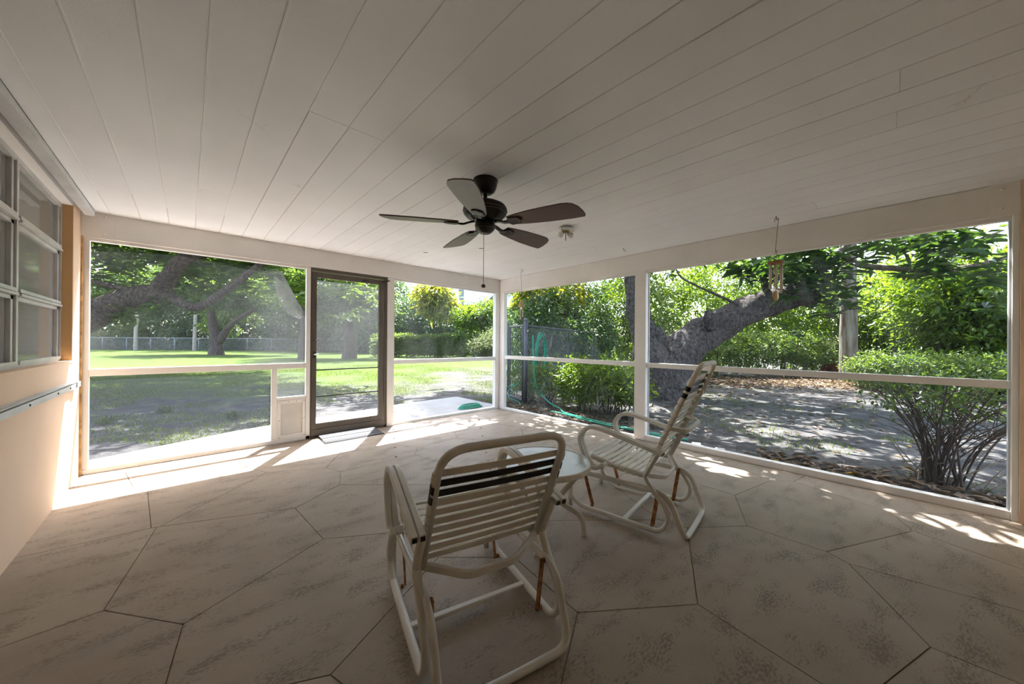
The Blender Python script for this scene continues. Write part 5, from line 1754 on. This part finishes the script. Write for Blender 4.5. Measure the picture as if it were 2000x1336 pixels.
# pale house beyond the hedges
ho = empty('neighbour_house', (*g2(930, 48), GZ))
tag(ho, 'pale blue-white sided house with dark sloping roof beyond the hedge', 'house')
Rm = Matrix.Rotation(-YAW, 4, 'Z')
ho.rotation_euler = (0, 0, -YAW)
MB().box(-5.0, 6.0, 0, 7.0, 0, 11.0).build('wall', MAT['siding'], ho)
wf = MB()
wf.box(-2.55, -2.43, -0.10, 0, 6.0, 9.0)
wf.box(-1.72, -1.60, -0.10, 0, 6.0, 9.0)
wf.box(-2.55, -1.60, -0.10, 0, 7.35, 7.5)
wf.box(-2.55, -1.60, -0.10, 0, 8.88, 9.0)
wo = wf.build('window_frame', MAT['white'], ho)
for z0, z1 in ((6.0, 7.35), (7.5, 8.88)):
    MB().box(-2.43, -1.72, -0.04, -0.01, z0, z1).build('pane', MAT['pane'], wo)
MB().add([(-0.2, -0.9, 5.3), (3.0, -0.9, 8.2), (4.6, -0.9, 8.2), (1.0, -0.9, 4.8), (-0.2, 0.3, 5.3), (3.0, 0.3, 8.2), (4.6, 0.3, 8.2), (1.0, 0.3, 4.8)],
         [(0, 3, 2, 1), (4, 5, 6, 7), (0, 1, 5, 4), (1, 2, 6, 5), (2, 3, 7, 6), (3, 0, 4, 7)]).build('roof_gable', MAT['shingle'], ho)
MB().add([(1.4, -1.0, 4.9), (9.5, -1.0, 4.9), (9.5, 3.0, 8.4), (4.4, 3.0, 8.4), (1.4, -1.0, 4.7), (9.5, -1.0, 4.7), (9.5, 3.0, 8.2), (4.4, 3.0, 8.2)],
         [(0, 1, 2, 3), (7, 6, 5, 4), (0, 4, 5, 1), (1, 5, 6, 2), (2, 6, 7, 3), (3, 7, 4, 0)]).build('roof_slope', MAT['shingle2'], ho)

# ---- grass, litter, fallen leaves
def lawn_blades(n, x0, x1, y0, y1, thr, L, name, label):
    x, y = rng.uniform(x0, x1, n), y0 + (y1 - y0) * rng.random(n) ** 1.4
    den = np.sin(0.9 * x + 1.3) * np.sin(1.1 * y) + 0.6 * np.sin(2.7 * x - 1.9 * y) + 0.5 * np.sin(4.1 * y + 3 * x) + (y - y0) / (y1 - y0) * 1.6
    k = den > thr
    edge = 5.62 + 0.3 * np.clip(x + 0.8, 0, 4.3) + 0.12
    k &= ~((y < edge) & (x < 4.75))
    x, y = x[k], y[k]
    m = len(x)
    D = np.stack([rng.normal(0, 0.5, m), rng.normal(0, 0.5, m), np.ones(m)], 1)
    Ls = L * (0.5 + rng.random(m))
    me = leaf_mesh(name, np.stack([x, y, np.full(m, GZ - 0.015)], 1), D, Ls, Ls * 0.16, LEAF['grass'], simple=True, droop=0.3, up_bias=0.1)
    return tag(stuff(me, name), label, 'grass')


lawn_blades(120000, -4, 10, 5.7, 20, 0.15, 0.042, 'lawn_grass', 'short patchy grass over the sandy lawn beyond the far screens')
lawn_blades(16000, 4.9, 12, -2.5, 5.5, 0.9, 0.045, 'yard_grass', 'sparse green grass patches on the shaded dirt at the right')
for i, (px, py, dp, lab) in enumerate(((207, 829, 0, 'grass tuft near the left jamb beyond the lower left screen'), (453, 817, 0, 'bright grass tuft left of the pet door outside the screen'), (322, 806, 0, 'thin grass tuft in the middle of the lower left screen'))):
    h_ = 668 + (px - 1000) * 0.00768
    v = at(px, py, (1.2 - GZ) * FOC / (py - h_))
    n_ = 90
    me = leaf_mesh('grass_tuft', rng.normal(0, 0.035, (n_, 3)) * np.array([[1, 1, 0]]), np.stack([rng.normal(0, 0.6, n_), rng.normal(0, 0.6, n_), np.ones(n_)], 1), rng.uniform(0.07, 0.17, n_), np.full(n_, 0.009), LEAF['grass'], simple=True, droop=0.35, up_bias=0.1)
    o = stuff(me, 'grass_tuft')
    o.location = (v.x, v.y, GZ)
    tag(o, lab, 'grass')


def litter(n, sampler, L, name, label, rmax=0.97):
    P = sampler(n)
    D = np.stack([rng.normal(0, 1, n), rng.normal(0, 1, n), np.abs(rng.normal(0, 0.12, n))], 1)
    Ls = L * (0.5 + rng.random(n))
    me = leaf_mesh(name, P, D, Ls, Ls * 0.38, LEAF['dry'], fold=0.25, droop=0.1, simple=False, up_bias=0.93, rnd=rng.random(n) * rmax)
    return tag(stuff(me, name), label, 'leaf litter')


def s_hedge(n):
    t = rng.random(n)
    p = np.array([[*g2(1290, 12.5)]]) * (1 - t[:, None]) + np.array([[*g2(1720, 11.5)]]) * t[:, None]
    p = p + rng.normal(0, 0.9, (n, 2))
    return np.column_stack([p, np.full(n, GZ + 0.02)])


def s_near(n):
    p = np.column_stack([4.62 + np.abs(rng.normal(0, 0.28, n)), rng.uniform(-1.6, 1.0, n)])
    return np.column_stack([p, GZ + 0.015 + rng.random(n) * 0.04 * (np.hypot(p[:, 0] - 5.1, p[:, 1] + 0.34) < 0.6)])


def s_fence(n):
    p = np.column_stack([4.65 + np.abs(rng.normal(0, 0.45, n)), rng.uniform(2.4, 5.6, n)])
    return np.column_stack([p, np.full(n, GZ + 0.015)])


def s_all(n):
    return np.column_stack([rng.uniform(4.7, 13, n), rng.uniform(-3, 6, n), np.full(n, GZ + 0.025)])


litter(5200, s_hedge, 0.13, 'leaf_litter', 'brown leaf litter under the hedge beyond the mango tree')
litter(620, s_near, 0.095, 'leaf_litter', 'dry leaf litter around the near bare-stemmed shrub', 0.86)
litter(900, s_fence, 0.08, 'leaf_litter', 'brown leaf litter along the hose and leafy bush', 0.86)
litter(1100, s_all, 0.09, 'leaf_litter', 'scattered brown leaves over the right side dirt')
for i in range(18):
    x, y = 4.60 + abs(rt.gauss(0, 0.25)), rt.uniform(-0.7, 1.0)
    col_ = 0.99 if i in (3, 9, 17) else rt.random() * 0.88
    me = leaf_mesh('fallen_leaf', np.zeros((1, 3)), np.array([[rt.gauss(0, 1), rt.gauss(0, 1), 0.12]]), np.array([0.19 if col_ > 0.95 else rt.uniform(0.10, 0.17)]), np.array([rt.uniform(0.04, 0.055)]), LEAF['dry'], 0.3, 0.12, np.array([col_]), up_bias=0.95)
    o = put(me, 'fallen_leaf')
    o.location = (x, y, GZ + 0.035)
    if col_ > 0.95:
        tag(o, ('yellow fallen leaf on the sand nearest the middle post', 'yellow fallen leaf on the sand in front of the bare-stemmed shrub', 'yellow fallen leaf lying closest to the right jamb')[(3, 9, 17).index(i)], 'leaf', 'single fallen leaves outside the right screen')
        o.location.y = (0.8, 0.30, -0.25)[(3, 9, 17).index(i)]
    else:
        tag(o, 'brown curled fallen leaf on the sand just outside the right screen', 'leaf', 'single fallen leaves outside the right screen')
